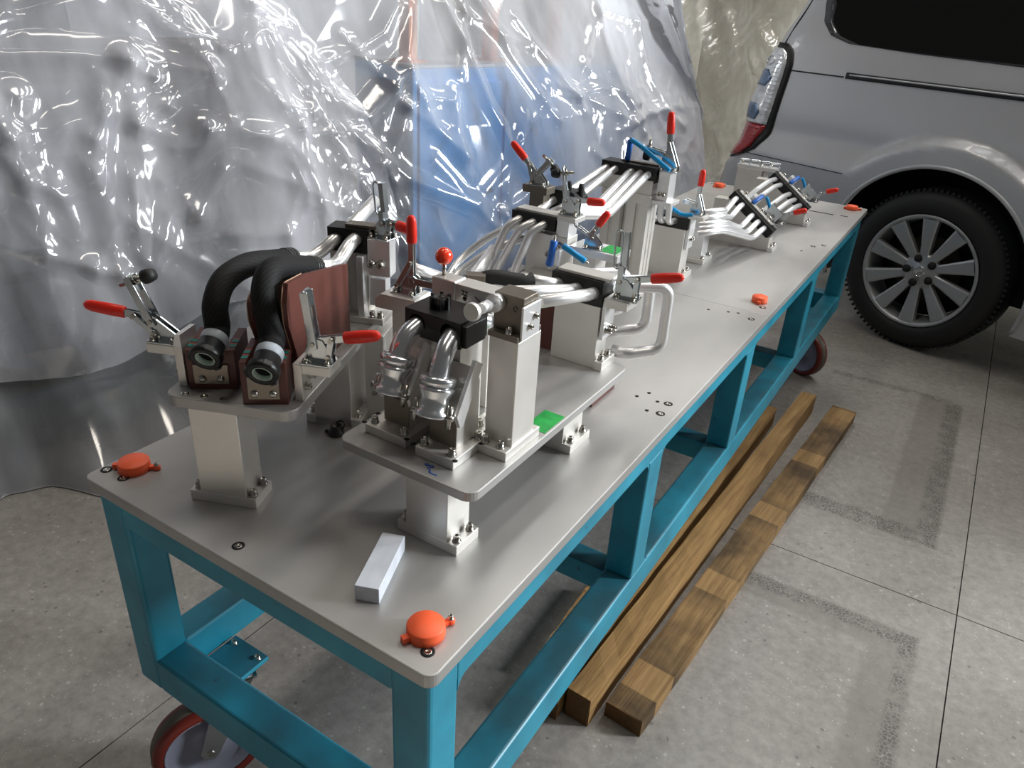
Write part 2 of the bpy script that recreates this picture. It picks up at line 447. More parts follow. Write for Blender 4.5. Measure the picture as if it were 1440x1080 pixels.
for x0, x1 in ((-0.708, -0.642), (-0.078, -0.012)):
    for i, (y0, y1) in enumerate(LY):
        if i in (0, 4): MB().box(x0, x1, y0, y1, FB, FT).build('leg', M['teal'], table, 0.008, 3)
        else: MB().box(x0 + 0.0006, x1 - 0.0006, y0, y1, 0.312, FT - 0.057).build('leg', M['teal'], table, 0.005, 3)
    MB().box(x0 + 0.0004, x1 - 0.0004, 0.074, 3.024, FT - 0.058, FT).build('top_rail', M['teal'], table, 0.004, 3)
    MB().box(x0 + 0.0004, x1 - 0.0004, 0.074, 3.024, FB + 0.0004, 0.313).build('bottom_rail', M['teal'], table, 0.006, 3)
for y0, y1 in ((0.0124, 0.0776), (3.0204, 3.0856)):
    MB().box(-0.646, -0.074, y0, y1, FT - 0.058, FT - 0.0003).build('end_rail', M['teal'], table, 0.004, 3)
    MB().box(-0.646, -0.074, y0, y1, FB + 0.0006, 0.3128).build('end_rail', M['teal'], table, 0.006, 3)
for y0, y1 in ((0.74, 0.80), (1.42, 1.48), (2.2, 2.26)):
    MB().box(-0.643, -0.077, y0, y1, FB + 0.003, 0.30).build('cross_beam', M['teal'], table, 0.005)
    MB().box(-0.643, -0.077, y0, y1, FT - 0.057, FT - 0.001).build('cross_beam', M['teal'], table, 0.005)
# weld gussets in the corners between legs and rails
def gusset(x, y, z, sy, sz):
    g = MB(); r = 0.022; pts = [(0, 0)] + [(r - r * math.sin(a), r - r * math.cos(a)) for a in [PI / 2 * k / 5 for k in range(6)]]
    T = Matrix(((0, 0, 1, x), (sy, 0, 0, y), (0, sz, 0, z), (0, 0, 0, 1)))
    g.prism(pts, -0.031, 0.031, T)
    g.build('weld_fillet', M['teal'], table)
for i in range(5):
    if i < 4: gusset(-0.045, LY[i][1], FT - 0.058, 1, -1); gusset(-0.045, LY[i][1], 0.313, 1, 1)
    if i > 0: gusset(-0.045, LY[i][0], FT - 0.058, -1, -1)
M['caster_red'] = mat('red_brown_polyurethane_tread', (0.42, 0.13, 0.09), 0.4)
M['caster_hub'] = mat('grey_cast_hub', (0.55, 0.56, 0.62), 0.45, 0.3)
def caster(x, y, head, tr=0.075):
    r = 0.108
    pb = MB().box(x - 0.048, x + 0.048, y - 0.05, y + 0.05, FB - 0.001, FB + 0.010).build('caster_plate', M['teal'], table, 0.002)
    bolts(pb, [(x + sx * 0.034, y + sy * 0.034, FB + 0.0095) for sx in (-1, 1) for sy in (-1, 1)], 0.006, 0.006)
    R = Matrix.Translation((x, y, FZ)) @ Matrix.Rotation(head, 4, 'Z')
    Tw = R @ Matrix.Translation((tr, 0, r)) @ Matrix.Rotation(PI / 2, 4, 'X')
    w = MB().lathe([(0.088, -0.0245), (r - 0.004, -0.026), (r, -0.016), (r, 0.016), (r - 0.004, 0.026), (0.088, 0.0245), (0.084, 0), (0.088, -0.0245)], 44, Tw, caps=False)
    wt = w.build('caster_wheel', M['caster_red'], table)
    MB().lathe([(r - 0.0005, -0.012), (r + 0.0012, -0.010), (r + 0.0012, 0.010), (r - 0.0005, 0.012)], 44, Tw, caps=False).build('worn_tread', M['tread_worn'], wt)
    hb = MB().lathe([(0.012, -0.026), (0.024, -0.026), (0.030, -0.012), (0.074, -0.008), (0.084, -0.0235), (0.087, -0.0235), (0.087, 0.0235), (0.084, 0.0235), (0.074, 0.008), (0.030, 0.012), (0.024, 0.026), (0.012, 0.026)], 32, Tw)
    hb.build('hub', M['caster_hub'], wt)
    fk = MB(); zt = FB - FZ
    for s in (-1, 1):
        fk.prism([(-0.034, zt - 0.016), (0.034, zt - 0.016), (tr + 0.020, r + 0.004), (tr + 0.014, r - 0.016), (tr - 0.004, r - 0.020), (tr - 0.018, r - 0.004)], 0.0285, 0.0325, R @ Matrix(((1, 0, 0, 0), (0, 0, s, 0), (0, 1, 0, 0), (0, 0, 0, 1))))
    fk.box(-0.040, 0.040, -0.0325, 0.0325, zt - 0.020, zt - 0.014, R)
    fk.lathe([(0.034, zt - 0.014), (0.040, zt - 0.009), (0.036, zt - 0.001)], 20, R)
    fk.build('caster_fork', M['steel'], table, 0.0008)
    MB().cyl(R @ Vector((tr, -0.036, r)), R @ Vector((tr, 0.036, r)), 0.007).build('axle', M['bolt'], table)
M['tread_worn'] = mat('grey_worn_tread', (0.36, 0.34, 0.30), 0.7)
caster(-0.588, 0.128, math.radians(240), 0.066)
caster(-0.132, 0.128, math.radians(250))
caster(-0.588, 2.97, math.radians(20))
caster(-0.125, 2.96, math.radians(330), 0.05)
# countersunk screws of the top plate: dark counterbore with the screw head sitting inside
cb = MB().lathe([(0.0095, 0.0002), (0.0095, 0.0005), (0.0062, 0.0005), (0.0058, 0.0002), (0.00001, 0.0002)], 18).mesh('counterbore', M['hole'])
sh = MB().lathe([(0.0058, 0.0002), (0.0055, 0.0008), (0.0028, 0.0008), (0.0024, 0.0003), (0.00001, 0.0003)], 16).mesh('screw', M['bolt'])
for x, y in ((-0.031, 0.033), (-0.706, 0.0335), (-0.663, 0.0355), (-0.38, 0.031), (-0.03, 0.80), (-0.033, 0.85), (-0.033, 1.45), (-0.033, 1.56), (-0.031, 2.35), (-0.69, 3.06), (-0.35, 3.06), (-0.03, 3.06), (-0.06, 2.31)):
    place(cb, 'counterbore', table, Matrix.Translation((x, y, H)))
    place(sh, 'screw', table, Matrix.Translation((x, y, H)))
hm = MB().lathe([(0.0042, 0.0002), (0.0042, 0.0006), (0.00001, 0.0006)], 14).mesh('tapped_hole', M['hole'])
for x, y in ((-0.055, 0.845), (-0.058, 0.795), (-0.085, 0.87), (-0.10, 0.84), (-0.075, 1.47), (-0.10, 1.46), (-0.15, 1.44), (-0.24, 2.5), (-0.08, 2.22), (-0.30, 0.9)):
    place(hm, 'tapped_hole', table, Matrix.Translation((x, y, H)))
# narrow slots at the far end of the top
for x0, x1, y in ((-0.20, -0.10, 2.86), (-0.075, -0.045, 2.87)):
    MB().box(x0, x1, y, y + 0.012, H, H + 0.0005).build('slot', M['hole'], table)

# ---------------------------------------------------------------- small things lying on the table top
def cap(x, y, rz, label, r=0.0255, h=0.017):
    t = thing('orange_puck', label, 'cap', (x, y, H), rz, 'orange caps on the table corners')
    MB().lathe([(r, 0), (r, h * 0.55), (r * 0.985, h * 0.58), (r * 0.985, h * 0.9), (r * 0.94, h), (0.0001, h)], 36).build('cap_body', M['orange'], t)
    tb = MB(); tb.box(r - 0.003, r + 0.010, -0.004, 0.004, 0.001, 0.0075); tb.lathe([(0.006, 0.001), (0.006, 0.007), (0.004, 0.0085)], 14, Matrix.Translation((r + 0.011, 0, 0)))
    tb.build('lug', M['orange'], t, 0.0008)
    tb = MB(); tb.box(-r - 0.009, -r + 0.003, -0.0045, 0.0045, 0.001, 0.010)
    tb.build('lug', M['orange'], t, 0.001)
    bolts(t, [(r + 0.011, 0, 0.0083)], 0.0034, 0.006, name='screw')
    return t
cap(-0.052, 0.056, math.radians(65), 'orange round plastic cap on the near right corner of the table top')
cap(-0.672, 0.062, math.radians(35), 'orange round plastic cap on the near left corner of the table top')
cap(-0.054, 1.60, math.radians(100), 'orange round plastic cap halfway along the right edge of the table top', 0.022)
cap(-0.057, 3.03, math.radians(20), 'orange round plastic cap on the table corner by the car wheel', 0.024)
cap(-0.645, 3.015, math.radians(60), 'orange round plastic cap on the far left corner of the table top', 0.024)

b = MB().box(-0.0175, 0.0175, -0.058, 0.058, 0, 0.026).build('aluminium_bar', M['rawalu'], None, 0.001)
b.location = (-0.173, 0.108, H); b.rotation_euler = (0, 0, math.radians(22))
tag(b, 'short pale aluminium bar lying loose on the near end of the table top', 'bar')
t = thing('black_knob', 'small black plastic knob lying on the table beside the left fixture foot', 'knob', (-0.487, 0.345, H), 0.4)
MB().lathe([(0.009, 0), (0.0145, 0.002), (0.0150, 0.008), (0.011, 0.014), (0.0108, 0.019), (0.009, 0.020), (0.0088, 0.008), (0.0001, 0.008)], 20).build('knob_body', M['black'], t)
MB().box(-0.022, -0.012, -0.003, 0.003, 0.002, 0.007).build('tab', M['black'], t, 0.001)
MB().tube([(0.012, 0, 0.013), (0.016, 0.004, 0.022), (0.008, 0.012, 0.025), (-0.004, 0.010, 0.02)], 0.0016, 8, 0.006).build('loop', M['black'], t)

# ---------------------------------------------------------------- timbers on the floor by the table
def timber(p0, p1, w, h, label, m):
    p0 = Vector(p0); p1 = Vector(p1); d = p1 - p0; Ln = d.length
    n = 26; vs = []; fs = []
    rnd = random.Random(label)
    for i in range(n + 1):
        y = -Ln / 2 + Ln * i / n
        j = lambda: rnd.uniform(-0.0013, 0.0013)
        for sx, sz in ((-1, 0), (1, 0), (1, 1), (-1, 1)):
            vs.append((sx * (w / 2 + j()), y, (h + j() * 1.5) if sz else 0.0))
    for i in range(n):
        for k in range(4):
            a, b_ = i * 4 + k, i * 4 + (k + 1) % 4
            fs.append((a, b_, b_ + 4, a + 4))
    mb = MB(); mb.add(vs, fs)
    o = mb.build('timber', m, None)
    e = MB()
    root = thing('timber_beam', label, 'timber', ((p0.x + p1.x) / 2, (p0.y + p1.y) / 2, FZ), math.atan2(d.y, d.x) - PI / 2, None)
    o.parent = root
    for s in (-1, 1):
        q = MB().box(-w / 2 + 0.001, w / 2 - 0.001, s * Ln / 2 - 0.002, s * Ln / 2 + 0.0012, 0.0006, h - 0.001)
        q.build('end_grain', M['wood_end'], root)
    return root
timber((-0.054, 0.632), (0.028, 2.563), 0.0604, 0.0833, 'square sawn timber beam in the middle of the three on the floor beside the table', M['wood'])
timber((0.043, 0.68), (0.174, 2.589), 0.0958, 0.0479, 'wide flat stained timber plank on the floor, outermost from the table', M['wood_dirty'])
timber((-0.118, 0.605), (-0.077, 2.349), 0.0521, 0.0781, 'timber beam half hidden below the bottom rail of the table', M['wood'])
timber((-0.194, 0.693), (-0.205, 1.034), 0.0271, 0.0521, 'short pale wooden strip on the floor under the table', M['wood'])
# ================================================================ the silver van parked behind the table
def paint():
    m = mat('silver_car_paint', (0.72, 0.73, 0.745), 0.40, 0.30, coat=0.35, noise=(2.2, 0.05, 6, ONE))
    return m
M['paint'] = paint()
M['glass_dark'] = mat('dark_tinted_glass', (0.012, 0.016, 0.012), 0.04, 0.0, spec=0.7)
M['trim'] = mat('black_trim', (0.02, 0.02, 0.022), 0.5)
M['tyre'] = mat('tyre_rubber', (0.075, 0.077, 0.080), 0.62, bump=(120, 0.2, 0.001, ONE))
M['rim'] = mat('silver_alloy', (0.68, 0.69, 0.70), 0.36, 0.6)
M['rim_dark'] = mat('brake_dark_grey', (0.10, 0.10, 0.105), 0.6, 0.3)  # even dark grey of the brake backing and lug nuts
M['chrome'] = mat('chrome', (0.88, 0.89, 0.9), 0.08, 1.0)
M['lens_red'] = mat('red_lamp_lens', (0.62, 0.05, 0.10), 0.12, coat=0.8)
M['lens_clear'] = mat('clear_lamp_lens', (0.84, 0.86, 0.88), 0.10, 0.25, coat=0.8, noise=(16, 0.3, 3, (1, 1, 1.6)))
M['lens_blue'] = mat('smoky_lamp_reflector', (0.36, 0.46, 0.58), 0.15, 0.5, coat=0.8)

car = thing('minivan', 'silver van seen from its rear side behind the far end of the table', 'car', (0.244, 3.613, FZ), math.radians(-20))
car.scale = (1.04, 1.04, 1.04)
ZT = [(0.22, 0.06), (0.45, 0.015), (0.70, 0.0), (0.95, 0.0), (1.18, 0.028), (1.30, 0.055), (1.50, 0.12), (1.66, 0.20), (1.76, 0.32), (1.80, 0.50)]
RT = [(0.22, -1.24), (0.50, -1.29), (0.66, -1.265), (0.74, -1.205), (0.80, -1.18), (0.97, -1.19), (1.28, -1.135), (1.50, -1.07), (1.70, -0.99), (1.80, -0.82)]
def lerp(T, z):
    if z <= T[0][0]: return T[0][1]
    for (a, u), (b, v) in zip(T, T[1:]):
        if z <= b:
            t = (z - a) / (b - a); t = t * t * (3 - 2 * t) * 0.5 + t * 0.5
            return u + (v - u) * t
    return T[-1][1]
WC = (0.0, 0.385)
RC = 0.20
def smooth(t): t = max(0.0, min(1.0, t)); return t * t * (3 - 2 * t)
def bulge(s, z):
    r = math.hypot(s - WC[0], z - WC[1])
    fl_ = max(0.0, min(1.0, (0.598 - r) / 0.020)) if z > 0.2 else 0
    bm_ = max(0.0, min(1.0, (0.885 - z) / 0.125)) * smooth((-0.30 - s) / 0.06)
    return 0.052 * max(fl_, bm_)
def car_pt(s, z, off=0.0):
    y0 = lerp(ZT, z) - bulge(s, z) - off
    ar = lerp(RT, z) - (off if s < -0.9 else 0)
    ac = ar + RC
    if s >= ac: return (s, y0, z)
    th = (ac - s) / RC
    if th < PI / 2: return (ac - RC * math.sin(th), y0 + RC * (1 - math.cos(th)), z)
    d = (th - PI / 2) * RC
    return (ar + 0.03 * (d / 0.8) ** 2 - 0.03 * smooth(d / 0.5), y0 + RC + d, z)
def body():
    ss = list(np.arange(2.5, 0.8, -0.1)) + list(np.arange(0.8, -0.80, -0.02)) + list(np.arange(-0.80, -1.42, -0.03)) + list(np.arange(-1.42, -2.6, -0.1))
    zs = list(np.arange(0.22, 1.0, 0.02)) + list(np.arange(1.0, 1.801, 0.04))
    R0 = 0.486
    vs = []; idx = {}
    P = {}
    for j, z in enumerate(zs):
        for i, s in enumerate(ss):
            s2, z2 = float(s), float(z)
            r = math.hypot(s2, z2 - WC[1])
            if abs(r - R0) < 0.0135 and r > 1e-6:
                k = R0 / r; s2 *= k; z2 = WC[1] + (z2 - WC[1]) * k; r = R0
            P[i, j] = (s2, z2, r)
    fs = []
    for j in range(len(zs) - 1):
        for i in range(len(ss) - 1):
            q = [(i, j), (i + 1, j), (i + 1, j + 1), (i, j + 1)]
            rs = [P[k][2] for k in q]
            if min(rs) < R0 - 1e-4 : continue
            f = []
            for k in q:
                if k not in idx:
                    idx[k] = len(vs); vs.append(car_pt(P[k][0], P[k][1]))
                f.append(idx[k])
            fs.append(tuple(f))
    return MB().add(vs, fs, True)
body().build('body', M['paint'], car)
# rolled lip that closes the wheel arch opening
lp = []
for k in range(0, 61):
    a = math.radians(-18 + 216 * k / 60)
    s_, z_ = 0.483 * math.cos(a), WC[1] + 0.483 * math.sin(a)
    if z_ < 0.215: continue
    lp.append(car_pt(s_, z_, -0.004))
MB().tube(lp, 0.011, 8, 0.0).build('wheel_arch_lip', M['paint'], car)
def patch(name, m, rows, off, ncol=14, dome=0.0, parent=car, skirt=0.01):
    vs = []; fs = []
    n = ncol + 1
    for z, sl, sr in rows:
        for c in range(n):
            t = c / ncol
            vs.append(car_pt(sl + (sr - sl) * t, z, off + dome * (1 - (2 * t - 1) ** 4)))
    R = len(rows)
    for j in range(R - 1):
        for c in range(ncol):
            fs.append((j * n + c, j * n + c + 1, (j + 1) * n + c + 1, (j + 1) * n + c))
    ring = [c for c in range(n)] + [j * n + n - 1 for j in range(1, R)] + [(R - 1) * n + c for c in range(n - 2, -1, -1)] + [j * n for j in range(R - 2, 0, -1)]
    flat = [(z, sl + (sr - sl) * c / ncol) for z, sl, sr in rows for c in range(n)]
    o = len(vs)
    for k in ring: vs.append(car_pt(flat[k][1], flat[k][0], -skirt))
    for k in range(len(ring)):
        k2 = (k + 1) % len(ring)
        fs.append((ring[k], ring[k2], o + k2, o + k))
    return MB().add(vs, fs, True).build(name, m, parent)
def outline(pts_l, pts_r, z0, z1, n):
    return [(z0 + (z1 - z0) * k / n, lerp(pts_l, z0 + (z1 - z0) * k / n), lerp(pts_r, z0 + (z1 - z0) * k / n)) for k in range(n + 1)]
WL = [(1.292, 0.30), (1.298, 0.02), (1.31, -0.36), (1.325, -0.68), (1.36, -0.785), (1.42, -0.845), (1.50, -0.870), (1.66, -0.855), (1.69, -0.81)]
WR = [(1.292, 0.95), (1.69, 0.90)]
patch('side_window', M['glass_dark'], outline(WL, WR, 1.293, 1.69, 26), 0.0015, 30, skirt=0.0012)
# tail lamp: black gasket, clear upper lens, reflector bowls, red lower lens
GL = [(0.700, -1.30), (0.74, -1.33), (0.9, -1.35), (1.28, -1.22), (1.30, -1.15)]
GR = [(0.700, -1.22), (0.735, -1.08), (0.78, -1.00), (0.86, -0.945), (1.0, -0.935), (1.2, -0.925), (1.27, -0.945), (1.30, -1.00)]
tl = patch('tail_lamp', M['trim'], outline(GL, GR, 0.700, 1.30, 30), 0.006, 14)
CL = [(0.90, -1.33), (1.28, -1.205)]
CR = [(0.90, -0.985), (1.0, -0.972), (1.2, -0.962), (1.25, -0.975), (1.275, -1.02)]
patch('clear_lens', M['lens_clear'], outline(CL, CR, 0.902, 1.275, 22), 0.012, 12, 0.006, tl)
patch('red_lens', M['lens_red'], outline([(0.72, -1.31), (0.9, -1.32)], [(0.72, -1.17), (0.75, -1.08), (0.80, -1.03), (0.898, -0.985)], 0.722, 0.897, 10), 0.012, 12, 0.006, tl)
patch('reflector', M['lens_blue'], outline([(0.92, -1.24), (1.0, -1.22)], [(0.92, -1.06), (0.96, -1.04), (1.0, -1.07)], 0.92, 1.0, 8), 0.0195, 8, 0.002, tl)
patch('reflector', M['lens_blue'], outline([(1.09, -1.2), (1.17, -1.17)], [(1.09, -1.05), (1.13, -1.02), (1.17, -1.06)], 1.09, 1.17, 8), 0.0195, 8, 0.002, tl)
rg = [car_pt(-1.085 + 0.042 * math.cos(2 * PI * k / 24), 1.215 + 0.020 * math.sin(2 * PI * k / 24), 0.021) for k in range(25)]
MB().tube(rg, 0.0035, 8, 0, caps=False).build('bulb_ring', M['chrome'], tl)
for k in range(9):
    z = 0.735 + k * 0.018
    MB().tube([car_pt(s, z, 0.0185) for s in np.linspace(-1.27, -1.07 if z < 0.78 else -1.02, 8)], 0.0018, 6, 0).build('lens_rib', M['lens_red'], tl)
for k in range(16):
    z = 0.93 + k * 0.021
    MB().tube([car_pt(s, z, 0.0185) for s in np.linspace(-1.03, -0.985, 4)], 0.0022, 6, 0).build('lens_rib', M['lens_clear'], tl)
# sliding door track and panel gaps
patch('door_track', M['trim'], [(z, -0.62, 1.6) for z in (1.172, 1.182, 1.192, 1.200)], 0.004, 40)
MB().tube([car_pt(s, 1.190, 0.006) for s in np.linspace(-0.60, 1.6, 30)], 0.004, 8, 0).build('track_bead', M['paint'], car)
def gap(pts, r=0.0035):
    MB().tube([car_pt(s, z, 0.0005) for s, z in pts], r, 6, 0.0).build('panel_gap', M['trim'], car)
gap([(s, 1.178) for s in np.linspace(-0.93, -0.63, 8)])
gap([(s, z) for s, z in ((-1.03, 1.30), (-1.01, 1.38), (-0.985, 1.46), (-0.96, 1.54), (-0.925, 1.62), (-0.885, 1.7))], 0.004)
gap([(s, 0.752) for s in np.linspace(-1.28, -0.47, 16)], 0.0022)
gap([(-1.30, z) for z in np.linspace(0.70, 0.3, 6)], 0.003)
# black step pad on the rear bumper, rear plate recess
patch('bumper_pad', M['trim'], [(z, -1.60, -1.45) for z in (0.72, 0.78, 0.84, 0.90)], 0.05, 5)
# dark wheel well and underside
Tw = Matrix(((1, 0, 0, 0), (0, 0, 1, 0), (0, 1, 0, WC[1]), (0, 0, 0, 1)))
arc = [(0.4845 * math.cos(math.radians(a)), 0.4845 * math.sin(math.radians(a))) for a in np.linspace(-16, 196, 44)]
vs = [(x, y, z) for z in (0.0, 0.36) for x, y in arc]; nA = len(arc)
MB().add(vs, [(i, i + 1, nA + i + 1, nA + i) for i in range(nA - 1)] + [tuple(range(nA, 2 * nA))], True, Tw).build('wheel_well', M['trim'], car)
MB().box(-1.05, 2.4, 0.38, 1.6, 0.24, 0.45).build('underbody', M['trim'], car)
MB().box(0.49, 2.4, 0.06, 0.38, 0.24, 0.42).build('sill', M['trim'], car)
# wheel
Tc = Matrix(((1, 0, 0, 0), (0, 0, 1, 0), (0, 1, 0, 0.382), (0, 0, 0, 1)))   # local z of the lathe -> inward
wheel = MB().lathe([(0.268, 0.004), (0.275, -0.008), (0.30, -0.016), (0.335, -0.014), (0.358, 0.0), (0.372, 0.022), (0.380, 0.05), (0.382, 0.11), (0.380, 0.17), (0.365, 0.21), (0.33, 0.235), (0.268, 0.225)], 72, Tc, caps=False).build('tyre', M['tyre'], car)
tb = MB()
for k in range(90):
    a = 2 * PI * k / 90
    c_, s_ = math.cos(a), math.sin(a)
    T = Matrix(((c_, 0, -s_, 0), (0, 1, 0, 0), (s_, 0, c_, 0.382), (0, 0, 0, 1)))
    tb.box(0.370, 0.3835, 0.016, 0.055, -0.006, 0.006, T)
tr = tb.build('tread_blocks', M['tyre'], car); tr['kind'] = 'stuff'
rim = MB().lathe([(0.262, 0.0), (0.270, -0.006), (0.264, -0.010), (0.252, -0.004), (0.245, 0.02), (0.235, 0.10), (0.235, 0.2), (0.262, 0.22)], 60, Tc, caps=False).build('rim', M['rim'], car)
MB().lathe([(0.234, 0.12), (0.0001, 0.12)], 40, Tc).build('brake_backing', M['rim_dark'], rim)
MB().lathe([(0.16, 0.085), (0.16, 0.10), (0.07, 0.10)], 40, Tc, caps=False).build('brake_disc', M['dark_steel'], rim)
hub = MB().lathe([(0.0001, 0.012), (0.030, 0.012), (0.034, 0.016), (0.072, 0.016), (0.086, 0.022), (0.086, 0.06)], 40, Tc).build('hub', M['rim'], rim)
for k in range(10):
    a = math.radians(21 + 36 * k)
    c_, s_ = math.cos(a), math.sin(a)
    T = Matrix(((c_, 0, -s_, 0), (0, 1, 0, 0), (s_, 0, c_, 0.382), (0, 0, 0, 1)))
    vs = []; fs = []
    prof = [(0.060, 0.018, 0.017), (0.12, 0.023, 0.012), (0.19, 0.030, 0.002), (0.249, 0.037, -0.004)]
    for r, w, y in prof:
        for zz, yy in ((-w, y + 0.030), (-w, y + 0.004), (-w * 0.72, y), (w * 0.72, y), (w, y + 0.004), (w, y + 0.030)):
            vs.append((r, yy, zz))
    for i in range(3):
        for q in range(5):
            fs.append((i * 6 + q, i * 6 + q + 1, (i + 1) * 6 + q + 1, (i + 1) * 6 + q))
    MB().add(vs, fs, False, T).build('spoke', M['rim'], rim)
for k in range(5):
    a = math.radians(112 + 72 * k)
    T = Matrix.Translation((0.062 * math.cos(a), 0, 0.382 + 0.062 * math.sin(a))) @ Matrix(((1, 0, 0, 0), (0, 0, -1, 0.02), (0, 1, 0, 0), (0, 0, 0, 1)))
    MB().lathe([(0.019, 0), (0.019, 0.005), (0.0165, 0.005), (0.0155, 0.016), (0.011, 0.022), (0.0001, 0.023)], 6 if False else 20, T).build('lug_nut', M['rim_dark'], rim)
em = [(0.024 * math.cos(2 * PI * k / 28), 0.011, 0.382 + 0.024 * math.sin(2 * PI * k / 28)) for k in range(29)]
eo = MB().tube(em, 0.0022, 8, 0, caps=False)
for k in (-1, 0, 1):      # three slanting shields inside a ring
    T = Matrix(((1, 0, 0, k * 0.0105), (0, 0, -1, 0.0125), (0, 1, 0, 0.382 + k * 0.0075), (0, 0, 0, 1)))
    eo.prism([(-0.0052, 0.0075), (-0.0050, -0.002), (0.0, -0.0095), (0.0050, -0.002), (0.0052, 0.0085)], 0, 0.004, T)
eo.build('hub_emblem', M['chrome'], rim)
# ================================================================ machines wrapped in clear polythene
M['mblue'] = mat('light_blue_machine_paint', (0.40, 0.68, 0.95), 0.45, noise=(5, 0.05, 4, ONE))
M['mblue2'] = mat('dark_machine_blue', (0.16, 0.34, 0.55), 0.45)
M['mgrey'] = mat('warm_grey_machine_paint', (0.56, 0.54, 0.53), 0.5, noise=(3, 0.08, 4, ONE))
M['mpale'] = mat('pale_grey_machine_paint', (0.74, 0.75, 0.77), 0.5)
M['mgreen'] = mat('dark_green_crate_paint', (0.13, 0.17, 0.17), 0.55, noise=(6, 0.15, 4, ONE))
M['morange'] = mat('orange_post_paint', (0.86, 0.50, 0.30), 0.5)
M['mbrass'] = mat('tarnished_brass', (0.70, 0.55, 0.32), 0.35, 0.9)

t = thing('machine_cabinet', 'light blue machine cabinet wrapped under the clear plastic sheet behind the table', 'cabinet', (-1.829, 2.23, FZ), math.radians(-14))
MB().box(-0.45, 0, 0, 1.62, 0.10, 1.19).build('body', M['mblue'], t, 0.006)
for y0, y1 in ((0.03, 0.53), (0.56, 1.06), (1.09, 1.59)):
    MB().box(0.0, 0.012, y0, y1, 0.16, 1.13).build('door_panel', M['mblue'], t, 0.003)
    MB().cyl((0.012, y1 - 0.06, 0.62), (0.03, y1 - 0.06, 0.62), 0.012).build('handle', M['mblue2'], t)
MB().box(-0.42, -0.03, -0.006, 0.0, 0.16, 1.13).build('side_panel', M['mblue2'], t)  # side toned a darker blue than the cabinet front
MB().box(-0.40, -0.05, 0.05, 1.57, 0.0, 0.10).build('plinth', M['trim'], t)
MB().box(-0.45, 0.0, 0.0, 1.62, 1.19, 1.205).build('top_plate', M['mpale'], t, 0.003)
def post_(x, y, label):
    t = thing('orange_post', label, 'post', (x, y, FZ + 1.205), 0, 'orange posts under the plastic')
    MB().box(-0.03, 0.03, -0.03, 0.03, 0.008, 0.62).build('upright', M['morange'], t, 0.004)
    MB().box(-0.06, 0.06, -0.06, 0.06, 0, 0.008).build('foot_plate', M['morange'], t)
    bolts(t, [(sx * 0.045, sy * 0.045, 0.008) for sx in (-1, 1) for sy in (-1, 1)], 0.006, 0.008)
post_(-1.954, 2.355, 'orange upright post on the blue cabinet, nearest of the three under the plastic')
post_(-1.849, 2.855, 'orange upright post on the blue cabinet, middle one of the three under the plastic')
post_(-1.745, 3.302, 'orange upright post on the blue cabinet, farthest of the three under the plastic')
t = thing('machine_housing', 'warm grey machine housing with panels under the plastic sheet at the far left', 'machine', (-2.745, -0.291, FZ), math.radians(-10))
MB().box(-0.8, 0, 0, 2.45, 0.46, 1.22).build('body', M['mgrey'], t, 0.01)
MB().box(0.0, 0.015, 0.1, 0.8, 0.55, 1.12).build('front_panel', M['mgrey'], t, 0.004)
MB().box(0.0, 0.015, 0.9, 1.55, 0.55, 1.12).build('front_panel', M['mpale'], t, 0.004)
MB().box(0.0, 0.015, 1.65, 2.4, 0.55, 1.12).build('front_panel', M['mgrey'], t, 0.004)
MB().box(-0.75, -0.05, 0.1, 2.3, 0.0, 0.46).build('base', M['mgreen'], t, 0.006)
MB().box(-0.6, -0.1, 0.2, 1.5, 1.22, 1.55).build('top_box', M['mpale'], t, 0.02)
t = thing('storage_crate', 'dark green crate with brass latch under the lower edge of the plastic sheet', 'crate', (-2.12, 0.459, FZ), math.radians(-12))
MB().box(-0.35, 0, 0.0, 1.05, 0.02, 0.44).build('body', M['mgreen'], t, 0.006)
MB().box(-0.36, 0.01, -0.01, 1.06, 0.44, 0.48).build('lid', M['mgreen'], t, 0.006)
for y in (0.10, 0.52, 0.95): MB().box(0, 0.016, y, y + 0.05, 0.03, 0.43).build('batten', M['mgreen'], t, 0.003)
MB().lathe([(0.03, 0), (0.034, 0.008), (0.022, 0.014), (0.02, 0.022), (0.0001, 0.024)], 18, Matrix.Translation((0.0, 0.33, 0.13)) @ Matrix.Rotation(PI / 2, 4, 'Y')).build('latch', M['mbrass'], t)
t = thing('pale_cabinet', 'pale grey cabinet under the crumpled plastic near the car', 'cabinet', (-1.495, 3.959, FZ), math.radians(-10))
MB().box(-0.6, 0, -0.02, 0.36, 0.0, 1.12).build('body', M['mpale'], t, 0.008)
MB().box(0, 0.012, 0.02, 0.32, 0.1, 1.05).build('door', M['mpale'], t, 0.003)
MB().cyl((0.012, 0.06, 0.6), (0.035, 0.06, 0.6), 0.01).build('handle', M['steel'], t)

